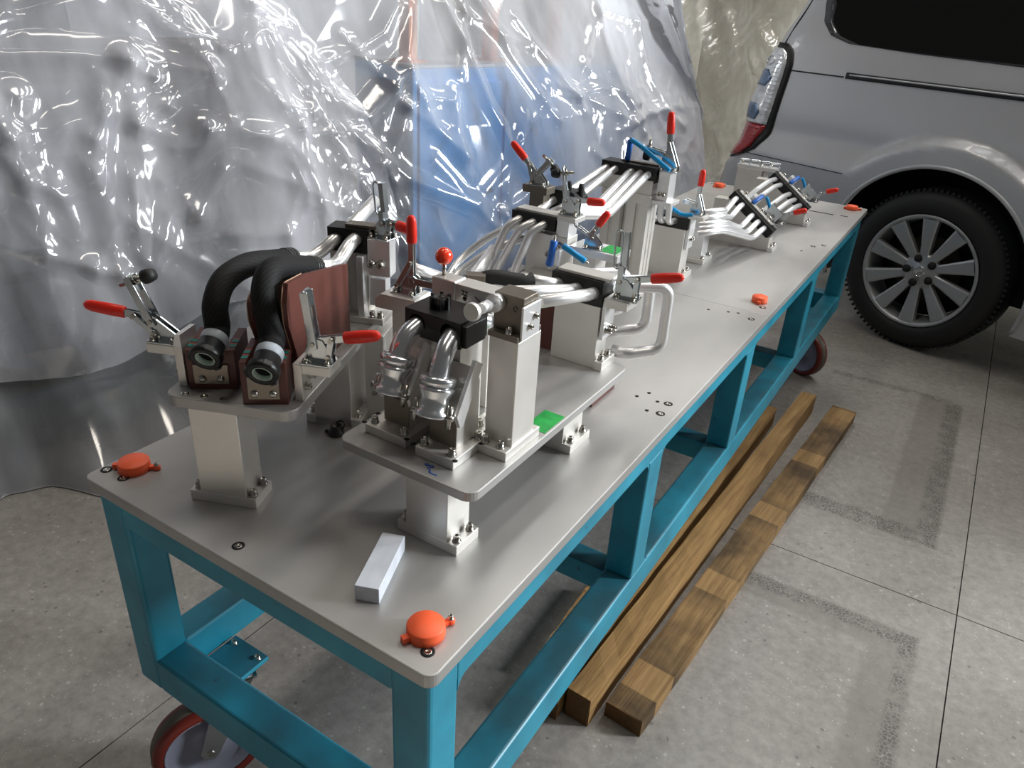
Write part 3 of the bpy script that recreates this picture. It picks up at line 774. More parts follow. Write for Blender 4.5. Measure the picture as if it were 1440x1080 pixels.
def plastic(name, milk, tint, rough=0.09, far_milk=0.0):      # layers: extra milkiness rising towards the sheet's far end
    m = bpy.data.materials.new(name); m.use_nodes = True
    n = m.node_tree.nodes; L = m.node_tree.links
    n.remove(n['Principled BSDF']); out = n['Material Output']
    tr = n.new('ShaderNodeBsdfTransparent'); tr.inputs[0].default_value = (0.97, 0.975, 0.98, 1)
    di = n.new('ShaderNodeBsdfDiffuse'); di.inputs[0].default_value = (*tint, 1)
    tl = n.new('ShaderNodeBsdfTranslucent'); tl.inputs[0].default_value = (*tint, 1)
    gl = n.new('ShaderNodeBsdfGlossy'); gl.inputs['Roughness'].default_value = rough; gl.inputs[0].default_value = (1, 1, 1, 1)
    m1 = n.new('ShaderNodeMixShader'); m1.inputs[0].default_value = 0.35
    L.new(di.outputs[0], m1.inputs[1]); L.new(tl.outputs[0], m1.inputs[2])
    m2 = n.new('ShaderNodeMixShader')
    tc = n.new('ShaderNodeTexCoord'); tx = n.new('ShaderNodeTexNoise'); tx.inputs['Scale'].default_value = 2.2; tx.inputs['Detail'].default_value = 5
    mr = n.new('ShaderNodeMapRange'); mr.inputs[1].default_value = 0.3; mr.inputs[2].default_value = 0.7
    mr.inputs[3].default_value = milk * 0.35; mr.inputs[4].default_value = milk * 1.8
    mp = n.new('ShaderNodeMapping'); mp.inputs['Rotation'].default_value = (0.65, 0, 0); mp.inputs['Scale'].default_value = (1, 1.5, 0.35)
    L.new(tc.outputs['Object'], mp.inputs[0]); L.new(mp.outputs[0], tx.inputs['Vector']); L.new(tx.outputs['Fac'], mr.inputs[0])
    sx = n.new('ShaderNodeSeparateXYZ'); L.new(tc.outputs['Object'], sx.inputs[0])
    ly = n.new('ShaderNodeMapRange'); ly.inputs[1].default_value = 2.7; ly.inputs[2].default_value = 3.8; ly.inputs[3].default_value = 0.0; ly.inputs[4].default_value = far_milk
    L.new(sx.outputs[1], ly.inputs[0])
    ad = n.new('ShaderNodeMath'); ad.operation = 'ADD'; ad.use_clamp = True
    L.new(mr.outputs[0], ad.inputs[0]); L.new(ly.outputs[0], ad.inputs[1]); L.new(ad.outputs[0], m2.inputs[0])
    L.new(tr.outputs[0], m2.inputs[1]); L.new(m1.outputs[0], m2.inputs[2])
    fr = n.new('ShaderNodeFresnel'); fr.inputs['IOR'].default_value = 1.62
    mm = n.new('ShaderNodeMath'); mm.operation = 'MULTIPLY'; mm.inputs[1].default_value = 1.3; mm.use_clamp = True
    L.new(fr.outputs[0], mm.inputs[0])
    m3 = n.new('ShaderNodeMixShader'); L.new(mm.outputs[0], m3.inputs[0]); L.new(m2.outputs[0], m3.inputs[1]); L.new(gl.outputs[0], m3.inputs[2])
    L.new(m3.outputs[0], out.inputs['Surface'])
    return m
M['poly'] = plastic('clear_polythene', 0.33, (0.94, 0.95, 0.98), 0.10, 0.8)
M['poly2'] = plastic('milky_polythene', 0.36, (0.87, 0.87, 0.92), 0.10)
M['poly3'] = plastic('yellowed_polythene', 0.45, (0.86, 0.83, 0.76), 0.12)

def hash2(ix, iy, seed):
    h = (ix.astype(np.int64) * 374761393 + iy.astype(np.int64) * 668265263 + seed * 974711) & 0xFFFFFFFF
    h = ((h ^ (h >> 13)) * 1274126177) & 0xFFFFFFFF
    return ((h ^ (h >> 16)) & 0xFFFF) / 65535.0 * 2 * PI
def perlin(x, y, seed=0):
    x0 = np.floor(x); y0 = np.floor(y); fx = x - x0; fy = y - y0
    u = fx ** 3 * (fx * (fx * 6 - 15) + 10); v = fy ** 3 * (fy * (fy * 6 - 15) + 10)
    def g(i, j):
        a = hash2(x0 + i, y0 + j, seed)
        return np.cos(a) * (fx - i) + np.sin(a) * (fy - j)
    return ((g(0, 0) * (1 - u) + g(1, 0) * u) * (1 - v) + (g(0, 1) * (1 - u) + g(1, 1) * u) * v) * 1.4
def ridge(x, y, seed, sharp=0.02):      # sharp crested folds
    return 1 - np.sqrt(perlin(x, y, seed) ** 2 + sharp ** 2)
PLAN = [(-2.256, -1.333), (-2.026, -0.604), (-1.829, 0.459), (-1.579, 1.271), (-1.262, 2.5), (-1.02, 3.5), (-0.935, 3.77), (-0.925, 3.91), (-0.985, 4.01), (-1.22, 4.08), (-2.0, 4.14), (-2.95, 4.2)]
LEAN = [(0.0, 0.0), (0.458, 0.052), (1.0, 0.177), (1.521, 0.417), (1.792, 0.625), (1.875, 0.885), (1.896, 1.25)]
def plan_curve(n):
    P = np.array([tuple(p)[:2] for p in spline([(x, y, 0) for x, y in PLAN], 24)])
    s = np.concatenate([[0], np.cumsum(np.linalg.norm(np.diff(P, axis=0), axis=1))])
    q = np.linspace(0, s[-1], n)
    X = np.interp(q, s, P[:, 0]); Y = np.interp(q, s, P[:, 1])
    tx = np.gradient(X); ty = np.gradient(Y); l = np.hypot(tx, ty)
    return q, X, Y, ty / l, -tx / l      # arclength, point, outward normal
def sheet_base(nu, hs):
    q, X, Y, NX, NY = plan_curve(nu)
    lz = np.array(LEAN)
    sl = np.concatenate([[0], np.cumsum(np.hypot(np.diff(lz[:, 0]), np.diff(lz[:, 1])))])
    Z = np.interp(hs, sl, lz[:, 0]); I = np.interp(hs, sl, lz[:, 1])
    return q, X, Y, NX, NY, Z, I
CREASES = [(0.021599999999999998, 0.06, [(2.309, 1.304), (2.309, 1.224), (2.297, 1.11), (2.297, 1.098), (2.333, 1.121), (2.394, 1.156)]), (0.021599999999999998, 0.06, [(2.297, 1.098), (2.346, 1.075), (2.406, 1.053), (2.504, 1.075)]), (0.021599999999999998, 0.06, [(2.504, 1.075), (2.479, 1.018), (2.431, 0.961), (2.333, 0.915)]), (0.021599999999999998, 0.06, [(2.163, 1.064), (2.139, 0.984), (2.139, 0.938)]), (0.021599999999999998, 0.06, [(2.139, 0.961), (2.09, 0.915), (2.042, 0.904), (1.981, 0.961)]), (0.021599999999999998, 0.06, [(2.309, 1.304), (2.261, 1.224), (2.2, 1.11), (2.163, 1.064)]), (0.021599999999999998, 0.06, [(2.309, 1.304), (2.346, 1.259), (2.382, 1.247)]), (0.021599999999999998, 0.06, [(1.993, 1.316), (2.127, 1.316), (2.309, 1.304), (2.443, 1.281), (2.577, 1.259)]), (0.021599999999999998, 0.06, [(2.248, 0.938), (2.224, 0.801), (2.224, 0.686), (2.248, 0.664), (2.297, 0.744), (2.333, 0.812), (2.394, 0.847), (2.419, 0.801)]), (0.021599999999999998, 0.06, [(2.528, 0.938), (2.467, 0.87), (2.419, 0.801)]), (0.021599999999999998, 0.06, [(2.771, 1.487), (2.735, 1.35), (2.735, 1.236), (2.783, 1.144), (2.88, 1.121)]), (0.021599999999999998, 0.06, [(2.771, 1.487), (2.844, 1.442), (2.88, 1.407), (2.807, 1.43)]), (0.021599999999999998, 0.06, [(2.807, 1.384), (2.856, 1.247), (2.929, 1.11), (2.965, 1.007), (3.002, 0.938)]), (0.021599999999999998, 0.06, [(2.868, 1.373), (3.014, 1.178), (3.075, 1.03), (3.136, 0.927), (3.221, 0.824)]), (0.021599999999999998, 0.06, [(3.038, 1.156), (3.148, 1.075), (3.33, 1.236)]), (0.021599999999999998, 0.06, [(3.403, 1.51), (3.306, 1.396), (3.16, 1.316), (3.026, 1.281)]), (0.021599999999999998, 0.06, [(2.005, 1.19), (1.969, 1.121), (1.932, 1.075)]), (0.021599999999999998, 0.06, [(2.005, 1.19), (1.993, 1.11), (1.969, 0.984), (1.969, 0.95)]), (0.021599999999999998, 0.06, [(2.394, 1.156), (2.467, 1.213), (2.552, 1.247), (2.589, 1.167), (2.589, 1.11)]), (0.021599999999999998, 0.06, [(2.504, 1.075), (2.601, 1.075), (2.71, 1.041)]), (0.021599999999999998, 0.06, [(2.771, 0.95), (2.795, 0.87), (2.795, 0.812)]), (0.021599999999999998, 0.06, [(2.771, 1.018), (2.832, 0.927), (2.856, 0.778), (2.844, 0.675)]), (0.021599999999999998, 0.06, [(2.394, 1.476), (2.491, 1.384), (2.564, 1.281)]), (0.021599999999999998, 0.06, [(2.479, 1.476), (2.54, 1.419), (2.552, 1.373), (2.455, 1.396)]), (0.021599999999999998, 0.06, [(3.366, 1.259), (3.16, 1.075), (3.087, 1.11)]), (0.021599999999999998, 0.06, [(3.366, 1.259), (3.403, 1.156), (3.427, 1.03), (3.561, 0.904)]), (0.021599999999999998, 0.06, [(3.573, 1.156), (3.537, 1.018), (3.549, 0.904)]), (0.021599999999999998, 0.06, [(3.634, 1.522), (3.682, 1.361), (3.743, 1.098), (3.84, 0.881), (3.962, 0.767)]), (0.021599999999999998, 0.06, [(3.828, 1.533), (3.962, 1.304), (4.181, 1.007)]), (0.021599999999999998, 0.06, [(4.059, 1.464), (4.205, 1.293), (4.327, 1.121), (4.375, 1.041)]), (0.021599999999999998, 0.06, [(3.063, 1.018), (3.196, 0.927), (3.281, 0.835), (3.439, 0.767), (3.585, 0.698), (3.695, 0.572)]), (0.021599999999999998, 0.06, [(4.618, 1.556), (4.63, 1.361), (4.679, 1.11), (4.752, 0.995)]), (0.021599999999999998, 0.06, [(4.922, 1.487), (4.946, 1.236), (5.019, 0.995)]), (0.021599999999999998, 0.06, [(5.797, 1.51), (5.688, 1.236), (5.53, 0.972)]), (0.021599999999999998, 0.06, [(3.476, 1.51), (3.427, 1.384), (3.366, 1.259)])]
def crease_field(S, Hh, items):
    D = np.zeros_like(S)
    for amp, wid, pts in items:
        best = np.full_like(S, 9.0)
        for (a0, b0), (a1, b1) in zip(pts, pts[1:]):
            dx, dy = a1 - a0, b1 - b0; L2 = dx * dx + dy * dy + 1e-9
            t = np.clip(((S - a0) * dx + (Hh - b0) * dy) / L2, 0, 1)
            best = np.minimum(best, np.hypot(S - a0 - t * dx, Hh - b0 - t * dy))
        best = np.sqrt(best ** 2 + 0.009 ** 2) - 0.009      # film folds have a small radius, never a knife edge
        k = np.clip(1 - best / wid, 0, 1)
        D += amp * k ** 1.9
    return D
def build_sheet(name, m, label, S, Hh, disp, off):
    nu, nv = S.shape
    q, X, Y, NX, NY = plan_curve(900)
    lz = np.array(LEAN)
    sl = np.concatenate([[0], np.cumsum(np.hypot(np.diff(lz[:, 0]), np.diff(lz[:, 1])))])
    sl[-1] = 3.0
    I = np.interp(Hh, sl, lz[:, 1]); Z = np.interp(Hh, sl, lz[:, 0])
    D = disp(S, Hh) + off
    out = -I + D
    x = np.interp(S, q, X) + np.interp(S, q, NX) * out; y = np.interp(S, q, Y) + np.interp(S, q, NY) * out
    z = np.maximum(Z + 0.7 * D * np.clip(I - 0.45, 0, 0.5), 0.004)
    co = np.stack([x, y, z + FZ], -1).reshape(-1, 3)
    ii, jj = np.meshgrid(np.arange(nu - 1), np.arange(nv - 1), indexing='ij')
    a = (ii * nv + jj).ravel()
    F = np.stack([a, a + nv, a + nv + 1, a + 1], -1)
    me = bpy.data.meshes.new(name)
    me.vertices.add(len(co)); me.vertices.foreach_set('co', co.astype(np.float32).ravel())
    me.loops.add(F.size); me.loops.foreach_set('vertex_index', F.astype(np.int32).ravel())
    me.polygons.add(len(F)); me.polygons.foreach_set('loop_start', np.arange(0, F.size, 4, dtype=np.int32)); me.polygons.foreach_set('loop_total', np.full(len(F), 4, dtype=np.int32))
    me.update(); me.validate()
    me.polygons.foreach_set('use_smooth', np.ones(len(F), bool))
    me.materials.append(m)
    o = bpy.data.objects.new(name, me); COL.objects.link(o)
    return tag(o, label, 'plastic sheet')
STARS = []
rs = np.random.RandomState(12)
for _ in range(44):      # crumple nodes: short sharp creases meeting in a point
    a, b_ = rs.uniform(1.2, 5.4), rs.uniform(0.15, 1.75)
    k = rs.randint(2, 5); a0 = rs.uniform(0, 2 * PI); big = rs.uniform(0.4, 1.0)
    for q in range(k):
        an = a0 + 2 * PI * q / k + rs.uniform(-0.5, 0.5); ln = rs.uniform(0.22, 0.62) * big
        m1 = (a + math.cos(an) * ln * 0.5 + rs.uniform(-0.03, 0.03), b_ + math.sin(an) * ln * 0.62 + rs.uniform(-0.03, 0.03))
        STARS.append((rs.uniform(0.006, 0.012) * (0.5 + big), 0.028 + 0.03 * big, [(a, b_), m1, (a + math.cos(an) * ln, b_ + math.sin(an) * ln * 1.3)]))
_cache = {}
def disp_main(S, Hh):
    key = S.shape
    if key not in _cache: _cache[key] = disp_main_(S, Hh)
    return _cache[key].copy()
def disp_main_(S, Hh):
    wx = S + 0.25 * perlin(S * 1.1, Hh * 1.1, 3); wy = Hh + 0.25 * perlin(S * 1.3, Hh * 1.0, 4)
    D = 0.07 * perlin(wx * 1.0, wy * 0.8, 1)
    D += 0.034 * (ridge(wx * 2.1 - wy * 0.9, wy * 0.75, 5) - 0.7)
    D += 0.008 * (ridge(wx * 3.6 + wy * 0.8, wy * 1.5, 6) - 0.7)
    amp = np.clip(perlin(S * 0.9, Hh * 1.1, 8) * 1.6 - 0.45, 0, 1) * 0.5 + np.clip((S - 4.1) / 0.8, 0, 1) * 0.8
    D += amp * 0.010 * (ridge(wx * 8 - wy * 3, wy * 5, 7) - 0.7)
    D += amp * 0.0035 * (ridge(wx * 19, wy * 13, 9) - 0.7)
    D += crease_field(S, Hh, CREASES + STARS)
    left = np.clip((3.4 - S) / 0.8, 0, 1)
    D += (0.08 + 0.14 * left) * np.clip(1 - Hh / (0.16 + 0.14 * left), 0, 1) ** 1.3 * (0.8 + 0.9 * perlin(S * 2.6, Hh * 0, 11) + 0.4 * perlin(S * 7, Hh * 0, 12)) - 0.10 * left
    return D
S_END = plan_curve(900)[0][-1]
us_ = np.concatenate([np.linspace(0, 1.3, 60, endpoint=False), np.linspace(1.3, 6.2, 860, endpoint=False), np.linspace(6.2, S_END, 60)])
vs_ = np.concatenate([np.linspace(0, 1.75, 310, endpoint=False), np.linspace(1.75, 2.62, 36)])
SG, HG = np.meshgrid(us_, vs_, indexing='ij')
build_sheet('plastic_sheet', M['poly'], 'large clear crinkled plastic sheet draped to the floor over the blue machine cabinet', SG, HG, disp_main, 0.0)
def disp_over(S, Hh):
    wx = S + 0.2 * perlin(S * 1.2, Hh * 1.0, 23); wy = Hh + 0.2 * perlin(S * 1.0, Hh * 1.4, 24)
    D = disp_main(S, Hh) * 0.75 + 0.05 + 0.05 * perlin(wx * 1.6, wy * 1.3, 21)
    D += 0.018 * (ridge(wx * 3.0 - wy * 1.4, wy * 1.6, 25) - 0.7)
    return np.maximum(D, disp_main(S, Hh) + 0.012)
OVER_R = [(3.16, 0), (3.16, 0.435), (3.087, 0.835), (2.99, 1.064), (2.868, 1.327), (2.771, 1.487), (2.521, 2.62)]
OVER_B = [(0, 0.339), (1.762, 0.389), (1.932, 0.355), (2.042, 0.378), (2.175, 0.4), (2.297, 0.458), (2.479, 0.503), (2.722, 0.515), (3.026, 0.458), (9, 0.458)]
ug, vg = np.meshgrid(np.linspace(0, 1, 480), np.linspace(0, 1, 320), indexing='ij')
RR = np.interp(vg * 2.3, [p[1] for p in OVER_R], [p[0] for p in OVER_R]) + 0.03 * perlin(vg * 9, vg * 0, 41)
SO = 0.9 + (RR - 0.9) * ug
BB = np.interp(SO, [p[0] for p in OVER_B], [p[1] for p in OVER_B]) + 0.02 * perlin(SO * 6, SO * 0, 42)
HO = BB + (2.3 - BB) * vg
build_sheet('plastic_sheet', M['poly2'], 'milky plastic sheet hanging over the clear one at the left, ending in a slanting hem', SO, HO, disp_over, 0.02)

# a second wrapped stack far behind, next to the van's tail
t = thing('wrapped_stack', 'yellowed plastic sheet wrapped over a beige stack behind the tail of the van', 'wrapped stack', (-1.422, 6.688, FZ), math.radians(-12))
MB().box(-0.9, 0.75, 0.22, 1.2, 0, 1.6).build('stack', M['wallp'], t, 0.02)
U, V = np.meshgrid(np.linspace(-1.05, 0.9, 120), np.linspace(0, 2.1, 100), indexing='ij')
D = 0.10 * perlin(U * 2, V * 1.6, 31) + 0.14 * ridge(U * 3.4 + V * 1.8, V * 1.5, 32) + 0.06 * ridge(U * 8 - V * 3, V * 5, 33)
zz = np.minimum(V, 1.72 + 0.05 * perlin(U * 3, V * 2, 34)); yy = np.where(V > 1.72, (V - 1.72) * 1.6, 0) - D
co = np.stack([U, yy + 0.02, np.maximum(zz, 0.004)], -1).reshape(-1, 3)
nv = 100
MB().add([tuple(p) for p in co], [(i * nv + j, (i + 1) * nv + j, (i + 1) * nv + j + 1, i * nv + j + 1) for i in range(119) for j in range(nv - 1)], True).build('plastic_wrap', M['poly3'], t)
# ================================================================ fixture builders
def toggle_clamp(label, loc, rz, A, B, La=0.07, Lh=0.05, Lg=0.055, grip='red', spindle=True, loop=True, face=False, tilt=0.0, piv=(-0.012, 0.026), s=1.0, tip=0.02):
    """base on local z=0, works towards +x; A = arm angle, B = handle angle (degrees, in the local xz plane)"""
    t = thing('toggle_clamp', label, 'clamp', loc, 0, 'toggle clamps on the fixtures')
    t.rotation_euler = (0, tilt, rz); t.scale = (s, s, s)
    MB().box(-0.026, 0.022, -0.019, 0.019, 0.0002, 0.003).build('base_plate', M['steel'], t, 0.0008)
    bolts(t, [(x, y, 0.003) for x in (-0.018, 0.014) for y in (-0.0135, 0.0135)], 0.0042, 0.006)
    px, pz = piv
    for sy in (-1, 1):
        b = MB(); T = Matrix(((1, 0, 0, 0), (0, 0, 1, sy * 0.0055 - 0.0012), (0, 1, 0, 0), (0, 0, 0, 1)))
        b.prism([(-0.024, 0.002), (0.020, 0.002), (0.018, 0.012), (px + 0.014, pz + 0.004), (px + 0.004, pz + 0.009), (px - 0.008, pz + 0.006), (-0.024, 0.010)], 0, 0.0024, T)
        b.build('side_plate', M['steel'], t)
    a = math.radians(A); dx, dz = math.cos(a), math.sin(a)
    nx, nz = -dz, dx
    p0 = Vector((px + 0.006, 0, pz)); p1 = p0 + Vector((dx, 0, dz)) * La
    arm = MB()
    if loop:
        arm.bar(p0 - Vector((dx, 0, dz)) * 0.006, p0 + Vector((dx, 0, dz)) * La * 0.36, 0.015, 0.010, (nx, 0, nz))
        st = []
        c0 = p0 + Vector((dx, 0, dz)) * La * 0.34; c1 = p1
        for c, off in ((c1, 0), (c0, PI)):
            for k in range(9):
                an = off - PI / 2 + PI * k / 8
                side = Vector((nx, 0, nz)) * 0.85 if face else Vector((0, 1, 0))
                st.append(c + Vector((dx, 0, dz)) * 0.0065 * math.cos(an) + side * 0.0075 * math.sin(an))
        st.append(st[0])
        if face:
            arm.tube([p + Vector((nx, 0, nz)) * (-0.0095) for p in st], 0.0018, 8, 0, caps=False)
            arm.bar(c0 + Vector((nx, 0, nz)) * 0.005, c1 + Vector((nx, 0, nz)) * 0.005 + Vector((dx, 0, dz)) * 0.006, 0.012, 0.0085, (nx, 0, nz))
        else: arm.tube(st, 0.0030, 8, 0, caps=False)
        ao = arm.build('arm', M['steel'], t)
    else:
        for sy in (-1, 1):
            arm.bar(p0 + Vector((0, sy * 0.0085, 0)) - Vector((dx, 0, dz)) * 0.008, p1 + Vector((0, sy * 0.0085, 0)), 0.003, 0.012, (nx, 0, nz))
        arm.bar(p1 - Vector((dx, 0, dz)) * 0.026, p1 + Vector((dx, 0, dz)) * 0.002, 0.019, 0.003, (nx, 0, nz))
        ao = arm.build('arm', M['steel'], t, 0.0006)
    if spindle:
        q = p1 - Vector((dx, 0, dz)) * 0.008; d = Vector((-nx, 0, -nz))
        sp = MB(); sp.cyl(q - d * 0.022, q + d * tip, 0.0036, n=12)
        for u in (-0.008, 0.004): sp.cyl(q + d * u, q + d * (u + 0.006), 0.0072, n=6)
        sp.build('spindle', M['bolt'], t)
        e = q + d * tip
        Tt = Matrix.Translation(e) @ d.to_track_quat('Z', 'Y').to_matrix().to_4x4()
        MB().lathe([(0.0085, 0), (0.0105, 0.002), (0.0105, 0.009), (0.0085, 0.018), (0.0001, 0.0195)], 18, Tt).build('rubber_tip', M['rubber'], t)
    b_ = math.radians(B); hx, hz = math.cos(b_), math.sin(b_)
    h0 = Vector((px, 0, pz + 0.004)); h1 = h0 + Vector((hx, 0, hz)) * Lh
    hm_ = MB()
    for sy in (-1, 1): hm_.bar(h0 + Vector((0, sy * 0.0035, 0)), h1 + Vector((hx, 0, hz)) * Lg * 0.5 + Vector((0, sy * 0.0025, 0)), 0.0026, 0.011, (-hz, 0, hx))
    hm_.build('handle', M['steel'], t, 0.0006)
    Tg = Matrix.Translation(h1) @ Vector((hx, 0, hz)).to_track_quat('Z', 'Y').to_matrix().to_4x4() @ Matrix.Diagonal((0.82, 1, 1, 1))
    MB().lathe([(0.0078, 0), (0.0092, 0.0015), (0.0096, Lg * 0.4), (0.0088, Lg * 0.8), (0.0070, Lg * 0.93), (0.0035, Lg * 0.99), (0.0001, Lg)], 20, Tg).build('grip', M[grip], t)
    lk = MB(); mid = h0 + Vector((hx, 0, hz)) * min(Lh * 0.55, 0.026)
    for sy in (-1, 1): lk.bar(Vector((-0.018, sy * 0.008, 0.012)), mid + Vector((0, sy * 0.008, 0)), 0.0022, 0.009, (0.3, 0, 1) if abs(hx) > 0.2 else (1, 0, 0.2))
    lk.build('link', M['steel'], t, 0.0005)
    for p in (p0, h0 + Vector((hx, 0, hz)) * min(Lh * 0.55, 0.026), Vector((-0.018, 0, 0.012))):
        MB().cyl(p + Vector((0, -0.0118, 0)), p + Vector((0, 0.0118, 0)), 0.0036, n=12).build('rivet', M['bolt'], t)
    return t

def pipe(label, pts, r=0.0115, fil=0.03, group='bent aluminium pipes held in the fixtures', n=16):
    o = MB().tube(pts, r, n, fil, 8).build('aluminium_pipe', M['tube'], None)
    return tag(o, label, 'pipe', group)

def notch_profile(x0, x1, z0, z1, holes, top=True, n=8):
    """xz outline with half-round notches cut from the top (or bottom) edge; holes = (x, r)"""
    holes = sorted(holes)
    if top:
        out = [(x0, z0), (x1, z0), (x1, z1)]
        for x, r in reversed(holes):
            out += [(x + r * math.cos(PI * k / n), z1 - r * math.sin(PI * k / n)) for k in range(n + 1)]
        out += [(x0, z1)]
    else:
        out = [(x1, z1), (x0, z1), (x0, z0)]
        for x, r in holes:
            out += [(x - r * math.cos(PI * k / n), z0 + r * math.sin(PI * k / n)) for k in range(n + 1)]
        out += [(x1, z0)]
    return out
XZ = lambda y: Matrix(((1, 0, 0, 0), (0, 0, 1, y), (0, 1, 0, 0), (0, 0, 0, 1)))

def saddle(parent, x0, x1, y0, y1, zb, zt, zc, holes, m=None, cap=True, over=0.006):
    """block top at zb, pipes' axis at zc, cushion top at zt"""
    lo = MB().prism(notch_profile(x0 - over, x1 + over, zb, zc - 0.0002, holes, True), y0 - over, y1 + over, XZ(0))
    lo.build('lower_cushion', M['black'], parent)
    up_ = MB().prism(notch_profile(x0 - over, x1 + over, zc + 0.0002, zt, holes, False), y0 - over, y1 + over, XZ(0))
    up_.build('upper_cushion', M['black'], parent)
    if cap: MB().box(x0 + 0.004, x1 + 0.012, y0 + 0.003, y1 - 0.003, zt, zt + 0.006).build('cap_plate', M['alu'], parent, 0.0008)

def foot_block(parent, x0, x1, y0, y1, z0, h, bl, name='foot'):
    f = MB().box(x0, x1, y0, y1, z0, z0 + h).build(name, M['alu'], parent, 0.001)
    bolts(parent, [(x, y, z0 + h) for x, y in bl])

def pull_pin(label, p, d, L=0.045, r=0.0065, m='bluegrip'):
    t = thing('pull_pin', label, 'pin', p, 0, 'blue sleeved pull pins')
    d = Vector(d).normalized()
    T = d.to_track_quat('Z', 'Y').to_matrix().to_4x4()
    MB().lathe([(0.0032, -0.012), (0.0032, L + 0.006), (0.0001, L + 0.008)], 12, T).build('pin_rod', M['bolt'], t)
    MB().lathe([(r * 0.8, 0), (r, 0.002), (r * 0.93, L * 0.5), (r * 1.05, L - 0.003), (r * 0.8, L)], 18, T).build('sleeve', M[m], t)
    return t
def lanyard(label, pts, r=0.0042):
    o = MB().tube(spline(pts, 6), r, 10, 0).build('lanyard', M['cyan'], None)
    return tag(o, label, 'lanyard', 'blue safety lanyards')

# ================================================================ left raised platform (turned on the table)
A1 = math.radians(22.5)
O1 = Vector((-0.346, 0.127, 0))
R1 = Matrix.Translation(O1) @ Matrix.Rotation(A1, 4, 'Z')
def w1(x, y, z): return tuple(R1 @ Vector((x, y, z)))
p1 = thing('raised_platform', 'left raised aluminium platform plate on two posts, carrying the two black hoses', 'platform', tuple(O1 + Vector((0, 0, H))), A1)
MB().prism(roundrect(-0.205, 0, 0, 0.43, 0.022), 0.175, 0.193).build('platform_plate', M['plate'], p1, 0.0015)
MB().box(-0.175, -0.098, 0.012, 0.066, 0, 0.175).build('post', M['alu'], p1, 0.0012)
foot_block(p1, -0.193, -0.083, 0.0115, 0.0665, 0, 0.018, [(-0.184, 0.024), (-0.184, 0.054), (-0.091, 0.022), (-0.091, 0.056)])
MB().box(-0.10, -0.028, 0.285, 0.37, 0, 0.175).build('post', M['alu'], p1, 0.0012)
foot_block(p1, -0.118, -0.010, 0.285, 0.371, 0, 0.018, [(-0.109, 0.30), (-0.109, 0.355), (-0.019, 0.30), (-0.019, 0.355)])
MB().box(-0.015, 0.022, 0.33, 0.43, 0, 0.175).build('rear_post', M['alu'], p1, 0.0012)
for x, y in ((-0.175, 0.012), (-0.145, 0.012), (-0.115, 0.012), (-0.05, 0.30), (-0.19, 0.2)):
    place(sh, 'screw', p1, Matrix.Translation((x, y, 0.193)))
ZP = 0.193
def hose_rest(label, x, y, ang, w, h):
    T = R1 @ Vector((x, y, 0))
    t = thing('hose_rest', label, 'block', (T.x, T.y, H + ZP), A1 + ang, 'phenolic hose rests')
    # U shaped cradle: base, two cheeks
    MB().prism(notch_profile(-w / 2, w / 2, 0, h, [(0, 0.022)], True, 12), 0, 0.085, XZ(0)).build('cradle', M['phenolic'], t, 0.0008)
    MB().box(-w / 2 + 0.009, w / 2 - 0.011, -0.003, 0, 0.010, h - 0.022).build('stop_plate', M['dark_steel'], t, 0.0006)
    for sx in (-0.014, 0.012):
        MB().lathe([(0.0058, 0), (0.0052, 0.002), (0.003, 0.0036), (0.0001, 0.004)], 14, Matrix.Translation((sx, -0.003, 0.019)) @ Matrix.Rotation(PI / 2, 4, 'X')).build('screw', M['bolt'], t)
    for sx in (-1, 1):
        for k, m in enumerate(('red_tape', 'teal_tape', 'red_tape', 'teal_tape')):
            y0 = 0.030 - k * 0.008 if m == 'teal_tape' else 0.041 - k * 0.010
            x0 = sx * (w / 2 - 0.005)
            MB().box(x0 - 0.0045, x0 + 0.0045, 0.012 + (3 - k) * 0.009, 0.012 + (3 - k) * 0.009 + (0.010 if m == 'teal_tape' else 0.004), h, h + 0.0006).build('tape', M[m], t)
    return t
hose_rest('red-brown phenolic rest with steel stop plate under the right black hose mouth', -0.049, 0.013, math.radians(15), 0.064, 0.068)
hose_rest('red-brown phenolic rest with steel stop plate under the left black hose mouth', -0.142, 0.036, math.radians(15), 0.070, 0.064)

def sheet_cheek(label, x, pts, y1):
    t = thing('phenolic_sheet', label, 'sheet', w1(x, 0, H + ZP), A1, 'phenolic guide sheets')
    MB().prism(pts, -0.0035, 0.0035, Matrix(((0, 0, 1, 0), (1, 0, 0, 0), (0, 1, 0, 0), (0, 0, 0, 1)))).build('sheet', M['phenolic'], t)
    e = [Vector((-0.0042, y, z)) for y, z in pts[1:6]]
    MB().tube(e, 0.0011, 6, 0.01).build('cut_edge', M['phenolic_cut'], t)
sheet_cheek('red-brown phenolic sheet standing right of the black hoses with a pale cut edge', -0.026, [(0.078, 0), (0.070, 0.06), (0.052, 0.11), (0.050, 0.145), (0.060, 0.172), (0.12, 0.166), (0.285, 0.130), (0.285, 0)], 0)
sheet_cheek('red-brown phenolic sheet standing between the two black hoses', -0.092, [(0.10, 0), (0.092, 0.06), (0.075, 0.10), (0.075, 0.130), (0.09, 0.142), (0.15, 0.140), (0.285, 0.120), (0.285, 0)], 0)

